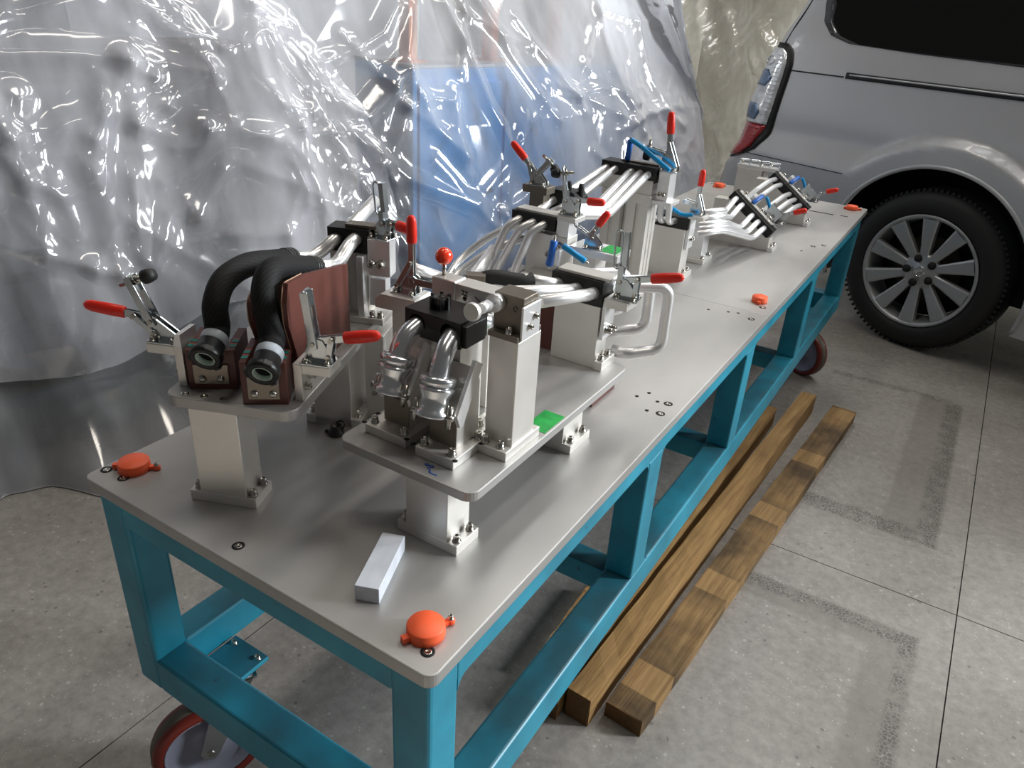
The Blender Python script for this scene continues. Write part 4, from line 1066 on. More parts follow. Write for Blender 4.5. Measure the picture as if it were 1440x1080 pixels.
def braid():
    m = mat('black_braided_sleeve', (0.045, 0.045, 0.048), 0.72, spec=0.3)
    n = m.node_tree.nodes; L = m.node_tree.links; b = n['Principled BSDF']
    tc = n.new('ShaderNodeTexCoord'); ck = n.new('ShaderNodeTexChecker'); ck.inputs['Scale'].default_value = 1
    mp = n.new('ShaderNodeMapping'); mp.inputs['Scale'].default_value = (26, 190, 1); mp.inputs['Rotation'].default_value = (0, 0, 0.5)
    L.new(tc.outputs['UV'], mp.inputs[0]); L.new(mp.outputs[0], ck.inputs['Vector'])
    ck.inputs[1].default_value = (0.010, 0.010, 0.011, 1); ck.inputs[2].default_value = (0.002, 0.002, 0.002, 1)
    L.new(ck.outputs[0], b.inputs['Base Color'])
    bp = n.new('ShaderNodeBump'); bp.inputs['Strength'].default_value = 0.6; bp.inputs['Distance'].default_value = 0.002
    L.new(ck.outputs['Fac'], bp.inputs['Height']); L.new(bp.outputs[0], b.inputs['Normal'])
    return m
M['braid'] = braid()
def hose(label, pts, r):
    P = spline(pts, 12); n = 32
    t = thing('braided_hose', label, 'hose', tuple(P[0]), 0, 'black braided hoses')
    P = [p - Vector(P[0]) for p in P] if False else P
    base = Vector(P[0]); Q = [p - base for p in P]
    # sleeve with fine longitudinal ribs
    cut = 9
    path = Q[cut:]
    rings = []
    for ring, c in zip(sweep(path, 1.0, n), path):
        rings.append([c + (p - c) * (r * (1.0 + (0.022 if k % 2 else -0.022))) for k, p in enumerate(ring)])
    vs = [p for ring in rings for p in ring]
    fs = [(i * n + k, i * n + (k + 1) % n, (i + 1) * n + (k + 1) % n, (i + 1) * n + k) for i in range(len(rings) - 1) for k in range(n)]
    o = MB().add(vs, fs, True).build('sleeve', M['braid'], t)
    uv = o.data.uv_layers.new(name='uv')
    for poly in o.data.polygons:
        for li in poly.loop_indices:
            vi = o.data.loops[li].vertex_index
            uv.data[li].uv = ((vi % n) / n, (vi // n) * 0.01)
    d = (Q[cut] - Q[0]).normalized()
    Tm = d.to_track_quat('Z', 'Y').to_matrix().to_4x4()
    Lc = (Q[cut] - Q[0]).length
    MB().lathe([(r * 1.02, Lc - 0.006), (r * 1.10, Lc - 0.004), (r * 1.10, Lc + 0.008), (r * 1.02, Lc + 0.010)], 32, Tm).build('grey_collar', M['white_ring'], t)
    MB().lathe([(r * 0.80, 0.016), (r * 0.80, -0.0108), (r * 1.18, -0.012), (r * 1.28, -0.007), (r * 1.28, 0.001), (r * 1.08, 0.003), (r * 1.05, Lc)], 32, Tm).build('connector', M['black'], t, 0)
    for k in range(3):
        a = 2 * PI * k / 3 + 0.5
        MB().box(-0.006, 0.006, r * 1.2, r * 1.42, -0.011, -0.002, Tm @ Matrix.Rotation(a, 4, 'Z')).build('lug', M['black'], t, 0.001)
    MB().lathe([(r * 0.78, -0.002), (r * 0.78, -0.0108), (r * 0.72, -0.0112), (r * 0.70, -0.002)], 28, Tm, caps=False).build('seal', M['seal'], t)
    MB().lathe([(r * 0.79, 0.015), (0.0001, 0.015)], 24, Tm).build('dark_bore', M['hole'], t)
    e = path[-1]; d2 = (path[-1] - path[-3]).normalized()
    Te = Matrix.Translation(e) @ d2.to_track_quat('Z', 'Y').to_matrix().to_4x4()
    cr = MB()
    for u in (-0.020, -0.011, -0.002): cr.lathe([(r * 1.02, u), (r * 1.07, u + 0.001), (r * 1.07, u + 0.006), (r * 1.02, u + 0.007)], 28, Te)
    cr.lathe([(r * 0.7, 0.006), (r * 1.0, 0.004), (r * 1.0, -0.02)], 28, Te)
    cr.build('crimp', M['black'], t)
hR = [w1(-0.036, -0.006, 0.962), w1(-0.040, 0.024, 0.975), w1(-0.046, 0.044, 0.986), w1(-0.053, 0.053, 1.016), w1(-0.058, 0.057, 1.048), w1(-0.060, 0.086, 1.070), w1(-0.058, 0.145, 1.058), w1(-0.055, 0.222, 1.032)]
hL = [w1(-0.131, 0.014, 0.963), w1(-0.133, 0.042, 0.976), w1(-0.136, 0.056, 0.988), w1(-0.137, 0.060, 1.020), w1(-0.137, 0.093, 1.046), w1(-0.132, 0.155, 1.050), w1(-0.122, 0.225, 1.036), w1(-0.117, 0.268, 1.026)]
hose('right one of the two black braided hoses arching over the left platform', hR, 0.0180)
hose('left one of the two black braided hoses arching over the left platform', hL, 0.0180)
# the two alloy pipes that leave the hoses and pass through the left clamp block
pipe('bright alloy pipe joining the right black hose to the left clamp block', [w1(-0.055, 0.215, 1.034), w1(-0.046, 0.30, 1.014), w1(-0.036, 0.335, 1.043), w1(-0.033, 0.40, 1.043), w1(-0.030, 0.47, 1.03)], 0.0118, 0.028)
pipe('bright alloy pipe from the left black hose, ending open behind the clamp block', [w1(-0.118, 0.262, 1.028), w1(-0.100, 0.330, 1.012), w1(-0.071, 0.362, 1.042), w1(-0.066, 0.42, 1.046), w1(-0.046, 0.50, 1.078)], 0.0118, 0.028)
# clamp block on the left platform
cbk = thing('clamp_block', 'aluminium clamp block gripping the two hose pipes at the rear of the left platform', 'fixture', w1(0, 0, H + ZP), A1)
MB().box(-0.085, -0.015, 0.362, 0.398, 0, 0.124).build('block', M['alu'], cbk, 0.001)
MB().box(-0.062, -0.050, 0.340, 0.362, 0, 0.125).build('front_rib', M['alu_edge'], cbk, 0.001)
MB().box(-0.028, -0.016, 0.340, 0.362, 0, 0.125).build('front_rib', M['alu_edge'], cbk, 0.001)
saddle(cbk, -0.082, -0.016, 0.362, 0.396, 0.126, 0.168, 0.149, [(-0.069, 0.0122), (-0.033, 0.0122)], cap=False, over=0.004)
MB().box(-0.056, 0.014, 0.366, 0.392, 0.168, 0.174).build('cap_plate', M['dark_steel'], cbk, 0.0008)
MB().box(-0.011, 0.030, 0.352, 0.386, 0.088, 0.155).build('side_bracket', M['alu_edge'], cbk, 0.001)
MB().box(-0.011, 0.020, 0.356, 0.384, 0.030, 0.082).build('side_spacer', M['alu_edge'], cbk, 0.001)
foot_block(cbk, -0.105, 0.020, 0.336, 0.398, 0, 0.012, [(-0.004, 0.346), (0.012, 0.346)])
bolts(cbk, [(-0.002, 0.352, 0.112), (0.014, 0.352, 0.112)], 0.006, 0.012, (0, -1, 0))
toggle_clamp('toggle clamp with slotted arm raised, on the clamp block holding the hose pipes', w1(0.010, 0.370, H + ZP + 0.155), A1 + math.radians(160), 84, 186, 0.064, 0.022, 0.040, spindle=False, face=True)
# front clamps of the left platform on angle brackets
def angle_bracket(label, x, y, side, z):
    t = thing('angle_bracket', label, 'bracket', w1(x, y, H + ZP), A1, 'angle brackets carrying clamps')
    MB().box(-0.0065, 0.0065, -0.012, 0.030, 0, z).build('upright', M['alu'], t, 0.001)
    x0, x1 = (0.0065, 0.050) if side > 0 else (-0.050, -0.0065)
    MB().box(x0, x1, -0.012, 0.030, z - 0.015, z).build('ledge', M['alu'], t, 0.001)
    if side < 0: MB().prism([(-0.0065, z), (0.0065, z), (0.0065, z + 0.020), (-0.001, z + 0.020)], -0.012, 0.030, XZ(0)).build('lip', M['alu_edge'], t)
    bolts(t, [(side * 0.0065, 0.0, 0.02), (side * 0.0065, 0.018, 0.03)], 0.005, 0.008, (side, 0, 0))
angle_bracket('cranked aluminium bracket at the left edge of the left platform', -0.190, 0.045, -1, 0.064)
angle_bracket('aluminium angle bracket right of the right hose mouth on the left platform', -0.008, 0.048, 1, 0.060)
toggle_clamp('open toggle clamp with black rubber tip, leftmost of all, red grip pointing left', w1(-0.214, 0.052, H + ZP + 0.064), A1, 112, 176, 0.070, 0.038, 0.066, loop=False, piv=(-0.026, 0.030))
toggle_clamp('open toggle clamp with upright steel arm, beside the right hose mouth', w1(0.018, 0.054, H + ZP + 0.060), A1 + PI, 84, 168, 0.078, 0.040, 0.055, loop=False, spindle=False, piv=(-0.002, 0.030))

# ================================================================ front raised platform
ZF = 0.122
p2 = thing('raised_platform', 'front raised aluminium platform plate with rounded corners carrying the elbow pipes', 'platform', (-0.082, 0.197, H), 0)
X2 = lambda x: x + 0.082
Y2 = lambda y: y - 0.197
MB().prism(roundrect(X2(-0.337), 0, 0, Y2(0.722), 0.02), 0.106, ZF).build('platform_plate', M['plate'], p2, 0.0015)
MB().box(X2(-0.203), X2(-0.126), 0.003, 0.060, 0, 0.106).build('post', M['alu'], p2, 0.0012)
foot_block(p2, X2(-0.220), X2(-0.108), 0.0028, 0.0602, 0, 0.018, [(X2(-0.212), 0.016), (X2(-0.212), 0.046), (X2(-0.116), 0.014), (X2(-0.116), 0.048)])
MB().box(X2(-0.20), X2(-0.123), 0.352, 0.428, 0, 0.106).build('post', M['alu'], p2, 0.0012)
foot_block(p2, X2(-0.218), X2(-0.105), 0.351, 0.429, 0, 0.018, [(X2(-0.114), 0.366), (X2(-0.114), 0.414), (X2(-0.21), 0.37)])
MB().box(X2(-0.124), X2(-0.086), 0.208, 0.275, ZF, ZF + 0.0006).build('green_label', M['greenlabel'], p2)
# the blue hand-written mark on the front corner of the plate
bi = MB()
for st in ([(-0.176, 0.2160), (-0.171, 0.2150), (-0.1665, 0.2115), (-0.166, 0.2085)], [(-0.166, 0.2085), (-0.158, 0.2070), (-0.152, 0.2085)],
           [(-0.184, 0.2215), (-0.180, 0.2190), (-0.1765, 0.2215), (-0.180, 0.2240), (-0.184, 0.2215)], [(-0.176, 0.2215), (-0.172, 0.2185), (-0.168, 0.2215), (-0.172, 0.2245), (-0.176, 0.2215)]):
    for a, b in zip(st, st[1:]): bi.bar((X2(a[0]), Y2(a[1]), ZF + 0.0003), (X2(b[0]), Y2(b[1]), ZF + 0.0003), 0.0018, 0.0005)
bi.build('ink_mark', M['blueink'], p2)
b = MB().box(-0.030, 0.030, -0.055, 0.055, 0, 0.030).build('phenolic_block', M['phenolic'], None, 0.001)
b.location = (-0.185, 0.79, H); tag(b, 'red-brown phenolic block on the table top behind the front platform', 'block')

def elbow_rest(label, x0, x1, y0, xc, zf, bl):
    t = thing('elbow_rest', label, 'fixture', ((x0 + x1) / 2, y0, H + ZF), 0, 'rests under the elbow pipes')
    w = (x1 - x0) / 2
    MB().box(-w, w, 0, 0.095, 0, 0.016).build('foot', M['alu'], t, 0.001)
    bolts(t, [(x - (x0 + x1) / 2, y, 0.016) for x, y in bl])
    for x, y in bl: place(hm, 'tapped_hole', t, Matrix.Translation((x - (x0 + x1) / 2 + 0.013 * (1 if x > xc else -1), y - 0.010, 0.016)))
    c = xc - (x0 + x1) / 2
    MB().prism([(0.028, 0.016), (0.085, 0.016), (0.085, 0.110), (0.072, 0.135), (0.030, 0.062)], c - 0.024, c + 0.024, Matrix(((0, 0, 1, 0), (1, 0, 0, 0), (0, 1, 0, 0), (0, 0, 0, 1)))).build('wedge', M['alu'], t, 0.001)
    for s in (-1, 1):
        MB().prism([(0.026, 0.056), (0.034, 0.056), (0.080, 0.140), (0.062, 0.152), (0.018, 0.078)], c + s * 0.028 - 0.0035, c + s * 0.028 + 0.0035, Matrix(((0, 0, 1, 0), (1, 0, 0, 0), (0, 1, 0, 0), (0, 0, 0, 1)))).build('side_rail', M['alu_edge'], t, 0.0008)
    MB().box(c - 0.0245, c + 0.0245, 0.0265, 0.028, 0.018, 0.062).build('face_plate', M['dark_steel'], t, 0.0004)
    return t
elbow_rest('wedge shaped rest under the right elbow pipe at the front of the front platform', -0.211, -0.141, 0.232, -0.180, 0, [(-0.203, 0.012), (-0.152, 0.012), (-0.149, 0.075)])
elbow_rest('wedge shaped rest under the left elbow pipe at the front of the front platform', -0.313, -0.233, 0.236, -0.272, 0, [(-0.303, 0.012), (-0.245, 0.012), (-0.304, 0.045)])

def elbow(label, pts):
    P = [Vector(p) for p in pts]
    t = thing('elbow_pipe', label, 'pipe', pts[0], 0, 'flanged elbow pipes')
    b0 = P[0]; Q = [p - b0 for p in P]
    MB().tube(Q, 0.0148, 22, 0.055, 14).build('pipe', M['shiny'], t)
    d = (Q[1] - Q[0]).normalized(); T = d.to_track_quat('Z', 'Y').to_matrix().to_4x4()
    MB().lathe([(0.026, -0.009), (0.0265, -0.007), (0.0265, -0.002), (0.0215, 0.001), (0.0215, 0.020), (0.0265, 0.030), (0.0265, 0.034), (0.0225, 0.035), (0.0225, 0.037), (0.0265, 0.038), (0.0265, 0.048), (0.024, 0.050), (0.0150, 0.051)], 32, T).build('flange_fitting', M['shiny'], t)
    for s in (-1, 1):
        MB().cyl(T @ Vector((s * 0.028, 0.002, -0.022)), T @ Vector((s * 0.028, 0.002, 0.012)), 0.0042, n=12).build('flange_bolt', M['bolt'], t)
        MB().lathe([(0.0085, -0.010), (0.0085, -0.002)], 6, T @ Matrix.Translation((s * 0.028, 0.002, 0))).build('nut', M['bolt'], t)
    return t
elbow('right flanged elbow pipe rising from its rest into the black clamp at the front', [(-0.186, 0.243, 0.904), (-0.190, 0.268, 0.980), (-0.203, 0.315, 0.999), (-0.203, 0.375, 0.998), (-0.196, 0.40, 0.985)])
elbow('left flanged elbow pipe rising from its rest into the black clamp at the front', [(-0.268, 0.248, 0.912), (-0.267, 0.272, 0.982), (-0.262, 0.315, 0.999), (-0.262, 0.375, 0.998), (-0.262, 0.40, 0.985)])
cf = thing('clamp_block', 'aluminium clamp block with a thick black plastic clamp over the two elbow pipes', 'fixture', (-0.239, 0.335, H + ZF), 0)
MB().box(-0.046, 0.053, -0.028, 0.030, 0, 0.158).build('block', M['alu'], cf, 0.001)
foot_block(cf, 0.053, 0.085, -0.042, 0.045, 0, 0.016, [(0.070, -0.03), (0.070, 0.005), (0.070, 0.032)])
saddle(cf, -0.040, 0.050, -0.028, 0.030, 0.156, 0.197, 0.176, [(-0.023, 0.0152), (0.035, 0.0152)], cap=False, over=0.006)
MB().prism([(0.030, 0), (0.062, 0), (0.062, 0.05), (0.055, 0.056), (0.030, 0.056)], 0.158, 0.192, Matrix.Translation((0.002, -0.030, 0))).build('end_lug', M['black'], cf, 0.001)
cn = MB(); cn.lathe([(0.0145, 0.197), (0.0145, 0.212), (0.012, 0.214), (0.011, 0.206), (0.0001, 0.206)], 6, Matrix.Translation((-0.006, 0.0, 0)))
for k in range(6): cn.box(0.0125, 0.0165, -0.0025, 0.0025, 0.197, 0.216, Matrix.Translation((-0.006, 0.0, 0)) @ Matrix.Rotation(2 * PI * k / 6, 4, 'Z'))
cn.build('connector', M['black'], cf)

# square post with a steel block and a thumb screw
sp = thing('stop_post', 'square aluminium post with a dark steel block and thumb screw on the front platform', 'fixture', (-0.120, 0.346, H + ZF), 0)
MB().box(-0.023, 0.026, -0.030, 0.034, 0, 0.187).build('post', M['alu'], sp, 0.0012)
foot_block(sp, -0.023, 0.0285, -0.050, 0.050, 0, 0.016, [(-0.014, -0.041), (0.013, -0.041), (0.013, 0.042)])
MB().box(-0.024, 0.026, -0.033, 0.032, 0.187, 0.196).build('step_plate', M['dark_steel'], sp, 0.0008)
MB().box(-0.024, 0.025, -0.020, 0.018, 0.196, 0.250).build('steel_block', M['dark_steel'], sp, 0.001)
MB().box(0.0262, 0.030, -0.028, 0.020, 0.190, 0.240).build('side_plate', M['alu_edge'], sp, 0.0008)
bolts(sp, [(0.008, -0.027, 0.196)], 0.005, 0.009)
bolts(sp, [(0.030, -0.010, 0.208), (0.030, 0.004, 0.220)], 0.004, 0.006, (1, 0, 0))
th = MB(); th.cyl((-0.017, -0.082, 0.240), (-0.017, -0.020, 0.236), 0.0042, n=14); th.cyl((-0.017, -0.034, 0.237), (-0.017, -0.0205, 0.236), 0.0130, n=24); th.cyl((-0.017, -0.068, 0.239), (-0.017, -0.046, 0.238), 0.0080, n=16)
ts = th.build('thumb_screw', M['tube'], sp)
MB().cyl((-0.017, -0.088, 0.2405), (-0.017, -0.080, 0.240), 0.0125, n=28).build('disc_head', M['alu'], ts, 0.0008)
mk = MB()
for k in range(12):
    a0, a1 = 2 * PI * k / 14, 2 * PI * (k + 1) / 14
    mk.bar((0.012 + 0.003 * math.cos(a0), -0.0203, 0.232 + 0.004 * math.sin(a0)), (0.012 + 0.003 * math.cos(a1), -0.0203, 0.232 + 0.004 * math.sin(a1)), 0.0010, 0.0006, (0, 1, 0))
mk.build('ink_ring', M['ink'], sp)

# ================================================================ slide block with the red ball knob
sb = thing('slide_block', 'aluminium slide bar with marked holes and a red ball knob, behind the black clamp', 'fixture', (-0.253, 0.415, H + ZF + 0.013), 0)
MB().box(-0.045, 0.045, 0.0, 0.030, -0.013, 0.158).build('support', M['alu'], sb, 0.001)
MB().box(-0.058, -0.012, -0.016, 0.016, 0.158, 0.201).build('bar_left', M['alu'], sb, 0.002)
MB().box(-0.012, 0.060, -0.015, 0.020, 0.158, 0.199).build('bar_right', M['alu'], sb, 0.0015)
kb = MB(); kb.cyl((-0.045, 0, 0.201), (-0.045, 0, 0.220), 0.0035, n=14)
ks = kb.build('knob_stem', M['bolt'], sb)
MB().lathe([(0.0040, -0.0132)] + [(0.0142 * math.cos(a), 0.0142 * math.sin(a)) for a in np.linspace(-1.2, 1.5, 16)] + [(0.0001, 0.0142)], 32, Matrix.Translation((-0.046, 0, 0.232))).build('ball_knob', M['ball'], sb)
ik = MB()
def stroke(x0, z0, x1, z1, w=0.0012): ik.bar((x0, -0.0153, z0), (x1, -0.0153, z1), w, 0.0006, (0, 1, 0))
stroke(0.000, 0.1905, 0.013, 0.1895); stroke(0.004, 0.190, 0.003, 0.184); stroke(0.010, 0.190, 0.009, 0.184); stroke(0.002, 0.184, 0.012, 0.183)
stroke(0.026, 0.186, 0.041, 0.176); stroke(0.037, 0.179, 0.031, 0.172); stroke(0.036, 0.180, 0.043, 0.180)
ik.build('ink_mark', M['ink'], sb)
for x, z in ((0.007, 0.178), (0.038, 0.169)):
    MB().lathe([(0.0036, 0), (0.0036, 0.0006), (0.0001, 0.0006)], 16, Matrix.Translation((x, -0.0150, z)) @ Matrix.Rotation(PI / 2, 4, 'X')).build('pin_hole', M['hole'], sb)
cs = thing('clamp_pedestal', 'grey aluminium pedestal with a chamfered top standing between the two platforms', 'fixture', (-0.385, 0.445, H), 0.15)
MB().box(-0.030, 0.020, -0.022, 0.026, 0, 0.245).build('column', M['alu'], cs, 0.001)
MB().prism([(-0.062, 0.245), (0.026, 0.245), (0.026, 0.262), (0.016, 0.272), (-0.050, 0.272), (-0.062, 0.262)], -0.026, 0.030, XZ(0)).build('head', M['alu'], cs, 0.001)
MB().box(-0.05, 0.046, -0.022, 0.026, 0, 0.016).build('foot', M['alu'], cs, 0.001)
toggle_clamp('push toggle clamp with its red grip standing upright, in front of the slide bar', (-0.398, 0.447, H + 0.272), 0.12, 0, 91, 0.082, 0.060, 0.047, spindle=False, loop=False, piv=(0.008, 0.026))

# ================================================================ block with the three white pipes and looped returns
bd = thing('clamp_block', 'wide clamp block on the rear of the front platform holding three white pipes', 'fixture', (-0.180, 0.690, H + ZF), 0)
MB().box(-0.046, 0.048, -0.022, 0.022, 0, 0.126).build('block', M['alu'], bd, 0.001)
foot_block(bd, 0.048, 0.066, -0.026, 0.030, 0, 0.018, [(0.057, -0.014), (0.057, 0.014)])
saddle(bd, -0.052, 0.046, -0.020, 0.022, 0.124, 0.172, 0.149, [(-0.036, 0.0115), (0.0, 0.0115), (0.032, 0.0115)], over=0.004)
MB().box(0.051, 0.058, -0.020, 0.022, 0.060, 0.135).build('side_bracket', M['alu_edge'], bd, 0.001)
MB().box(0.054, 0.100, -0.024, 0.022, 0.128, 0.144).build('ledge', M['alu'], bd, 0.001)
bolts(bd, [(0.058, -0.008, 0.078), (0.058, 0.010, 0.078)], 0.006, 0.012, (1, 0, 0))
toggle_clamp('toggle clamp with a tall slotted arm, on the wide clamp block', (-0.096, 0.690, H + ZF + 0.144), PI + 0.12, 88, 166, 0.085, 0.050, 0.058, spindle=False, face=True, piv=(0.006, 0.03))
t = MB().box(-0.034, 0.034, -0.012, 0.012, 0, 0.118).build('phenolic_plate', M['phenolic'], None, 0.001)
t.location = (-0.266, 0.70, H + ZF); tag(t, 'upright red-brown phenolic plate left of the wide clamp block', 'block')
ZD = H + ZF + 0.149
pipe('nearest white alloy pipe through the wide clamp block, looping back below it', [(-0.164, 0.49, 1.002), (-0.148, 0.655, ZD), (-0.146, 0.69, ZD), (-0.140, 0.72, ZD), (-0.050, 0.790, ZD), (-0.048, 0.792, 0.842), (-0.10, 0.745, 0.834), (-0.13, 0.745, 0.834)], 0.0112, 0.026)
pipe('middle white alloy pipe through the wide clamp block, looping back below it', [(-0.203, 0.47, 1.014), (-0.183, 0.655, ZD), (-0.180, 0.69, ZD), (-0.172, 0.735, ZD), (-0.092, 0.80, ZD), (-0.090, 0.802, 0.872), (-0.15, 0.76, 0.862), (-0.18, 0.76, 0.862)], 0.0112, 0.026)
pipe('short alloy pipe farthest back in the wide clamp block, ending in a black hose', [(-0.262, 0.60, 0.990), (-0.222, 0.660, ZD), (-0.216, 0.69, ZD), (-0.206, 0.75, ZD), (-0.148, 0.815, ZD), (-0.146, 0.817, 0.895), (-0.19, 0.785, 0.885), (-0.21, 0.785, 0.885)], 0.0112, 0.024)
t = MB().tube(spline([(-0.320, 0.56, 0.985), (-0.300, 0.572, 0.990), (-0.262, 0.598, 0.985), (-0.250, 0.616, 0.985)], 6), 0.0135, 18, 0).build('hose_stub', M['rubber'], None)
tag(t, 'short black braided hose stub left of the wide clamp block', 'hose')
t = thing('brass_block', 'small brassy steel block at the end of the short black hose stub', 'block', (-0.325, 0.545, H + ZF), 0.5)
MB().box(-0.016, 0.016, -0.010, 0.010, 0, 0.150).build('stem', M['dark_steel'], t, 0.001)
MB().box(-0.018, 0.018, -0.012, 0.012, 0.150, 0.176).build('head', M['dark_steel'], t, 0.001)
# ================================================================ middle fixture
me_ = thing('middle_fixture', 'middle aluminium fixture tower with black cushions over three descending pipes', 'fixture', (-0.43, 1.02, H), 0)
MB().box(-0.058, 0.050, -0.022, 0.030, 0, 0.250).build('block', M['alu'], me_, 0.001)
MB().box(-0.095, -0.062, -0.040, 0.010, 0, 0.150).build('side_fin', M['alu'], me_, 0.001)
MB().box(-0.035, 0.045, -0.070, -0.022, 0.135, 0.165).build('step', M['alu'], me_, 0.001)
MB().box(-0.010, 0.000, -0.0705, -0.022, 0.0, 0.135).build('web', M['alu'], me_, 0.001)
MB().box(0.030, 0.040, -0.0705, -0.022, 0.0, 0.135).build('web', M['alu'], me_, 0.001)
foot_block(me_, -0.075, 0.068, -0.028, 0.036, 0, 0.016, [(0.060, -0.015), (0.060, 0.02)])
saddle(me_, -0.098, 0.012, -0.020, 0.022, 0.259, 0.291, 0.272, [(-0.080, 0.0095), (-0.042, 0.0095), (-0.014, 0.0095)], over=0.004)
MB().box(0.018, 0.050, -0.020, 0.022, 0.250, 0.288).build('side_bracket', M['alu_edge'], me_, 0.001)
MB().box(0.020, 0.068, -0.026, 0.024, 0.288, 0.300).build('ledge', M['alu'], me_, 0.001)
MB().box(0.016, 0.022, -0.032, -0.020, 0.190, 0.255).build('front_plate', M['alu_edge'], me_, 0.001)
bolts(me_, [(0.004, -0.022, 0.205), (0.026, -0.022, 0.222), (0.040, -0.022, 0.212)], 0.006, 0.010, (0, -1, 0))
toggle_clamp('toggle clamp with a tall steel arm, on top of the middle fixture', (-0.392, 1.02, H + 0.300), PI + 0.1, 80, 176, 0.070, 0.045, 0.042, spindle=True, piv=(0.004, 0.03), tip=0.012)
shf = thing('label_shelf', 'small aluminium shelf with a green label beside the middle fixture', 'fixture', (-0.305, 1.02, H), 0)
MB().box(-0.060, 0.062, -0.040, 0.030, 0.225, 0.242).build('shelf_plate', M['alu_edge'], shf, 0.001)
MB().box(-0.052, 0.006, -0.030, 0.026, 0, 0.225).build('leg_block', M['alu'], shf, 0.001)
MB().box(0.010, 0.052, -0.030, 0.028, 0.242, 0.2426).build('green_label', M['greenlabel'], shf)
MB().box(-0.075, -0.064, -0.075, -0.02, 0.20, 0.236).build('end_plate', M['alu_edge'], shf, 0.001)
toggle_clamp('small toggle clamp with red grip leaning up to the right, on the green-labelled shelf', (-0.312, 1.00, H + 0.242), 0.3, 150, 58, 0.045, 0.030, 0.042, spindle=False, loop=True, s=0.95)
pull_pin('blue sleeved pin hanging down in front of the middle fixture', (-0.372, 0.92, 0.965), (-0.08, -0.12, -1), 0.058, 0.0085)
pull_pin('light blue sleeved pin slanting right below the green-labelled shelf', (-0.355, 0.93, 0.955), (0.9, 0.12, -0.42), 0.062, 0.0070, 'cyan')
# open clamp at the back
bk = thing('clamp_post', 'dark post with an angled head at the back of the middle fixture', 'fixture', (-0.530, 1.12, H), 0)
MB().box(-0.020, 0.020, -0.016, 0.016, 0, 0.310).build('post', M['dark_steel'], bk, 0.001)
MB().box(-0.040, 0.030, -0.020, 0.022, 0.310, 0.328).build('head', M['dark_steel'], bk, 0.001)
toggle_clamp('open toggle clamp leaning back with red grip pointing up left, behind the middle fixture', (-0.533, 1.12, H + 0.328), 0.1, 50, 138, 0.050, 0.040, 0.055, loop=False, tip=0.014)
hc = thing('pipe_holder', 'black plastic pipe holder with two dark screws behind the middle fixture', 'fixture', (-0.490, 1.19, H), -0.1)
MB().box(-0.022, 0.022, -0.016, 0.016, 0, 0.262).build('stand', M['alu'], hc, 0.001)
MB().prism([(-0.046, 0.262), (0.046, 0.262), (0.046, 0.300), (0.034, 0.314), (-0.034, 0.314), (-0.046, 0.300)], -0.026, 0.026, XZ(0)).build('holder', M['black'], hc, 0.001)
for x in (0.004, 0.040): MB().lathe([(0.006, 0.298), (0.0072, 0.322), (0.0072, 0.330), (0.005, 0.334), (0.0001, 0.335)], 16, Matrix.Translation((x, 0, 0))).build('screw_head', M['rubber'], hc)
# pipes falling from the middle fixture towards the front
ZE = H + 0.272
g3 = 'pipes falling from the middle fixture'
pipe('left one of three alloy pipes falling from the middle fixture', [(-0.505, 1.06, ZE + 0.006), (-0.511, 0.990, ZE), (-0.527, 0.968, 0.955), (-0.548, 0.920, 0.852), (-0.560, 0.890, 0.785)], 0.0098, 0.025, g3)
pipe('middle one of three alloy pipes falling from the middle fixture', [(-0.466, 1.06, ZE + 0.004), (-0.472, 0.995, ZE), (-0.492, 0.968, 0.958), (-0.534, 0.918, 0.834), (-0.548, 0.900, 0.790)], 0.0098, 0.03, g3)
pipe('right one of three alloy pipes falling from the middle fixture, with a green tape band', [(-0.438, 1.06, ZE + 0.004), (-0.444, 0.995, ZE), (-0.462, 0.968, 0.955), (-0.479, 0.920, 0.849), (-0.489, 0.893, 0.790)], 0.0098, 0.03, g3)
tag(MB().tube([(-0.4768, 0.9262, 0.8627), (-0.4790, 0.9200, 0.8490)], 0.0103, 14, 0).build('tape_band', M['teal_tape'], None), 'teal tape band around the right falling pipe', 'tape')
g4 = 'pipes sweeping left at the back'
pipe('upper one of the alloy pipes sweeping left in front of the blue cabinet', [(-0.50, 1.10, 0.960), (-0.60, 1.03, 0.915), (-0.66, 0.96, 0.845), (-0.63, 0.86, 0.815), (-0.52, 0.64, 0.905)], 0.0090, 0.05, g4)
pipe('lower one of the alloy pipes sweeping left in front of the blue cabinet', [(-0.48, 1.07, 0.935), (-0.58, 0.98, 0.885), (-0.635, 0.90, 0.820), (-0.60, 0.82, 0.805), (-0.50, 0.64, 0.870)], 0.0100, 0.05, g4)
pipe('thick alloy pipe passing behind the red ball knob', [(-0.455, 0.52, 0.985), (-0.430, 0.60, 0.945), (-0.46, 0.70, 0.900), (-0.52, 0.82, 0.87), (-0.55, 0.95, 0.90)], 0.0130, 0.05, g4)
bb = thing('back_block', 'pale aluminium block low behind the slide bar', 'block', (-0.46, 0.72, H), 0.1)
MB().box(-0.06, 0.06, -0.02, 0.02, 0, 0.135).build('block', M['alu_edge'], bb, 0.0015)
MB().box(-0.07, 0.07, -0.03, 0.03, 0, 0.015).build('foot', M['alu'], bb, 0.001)

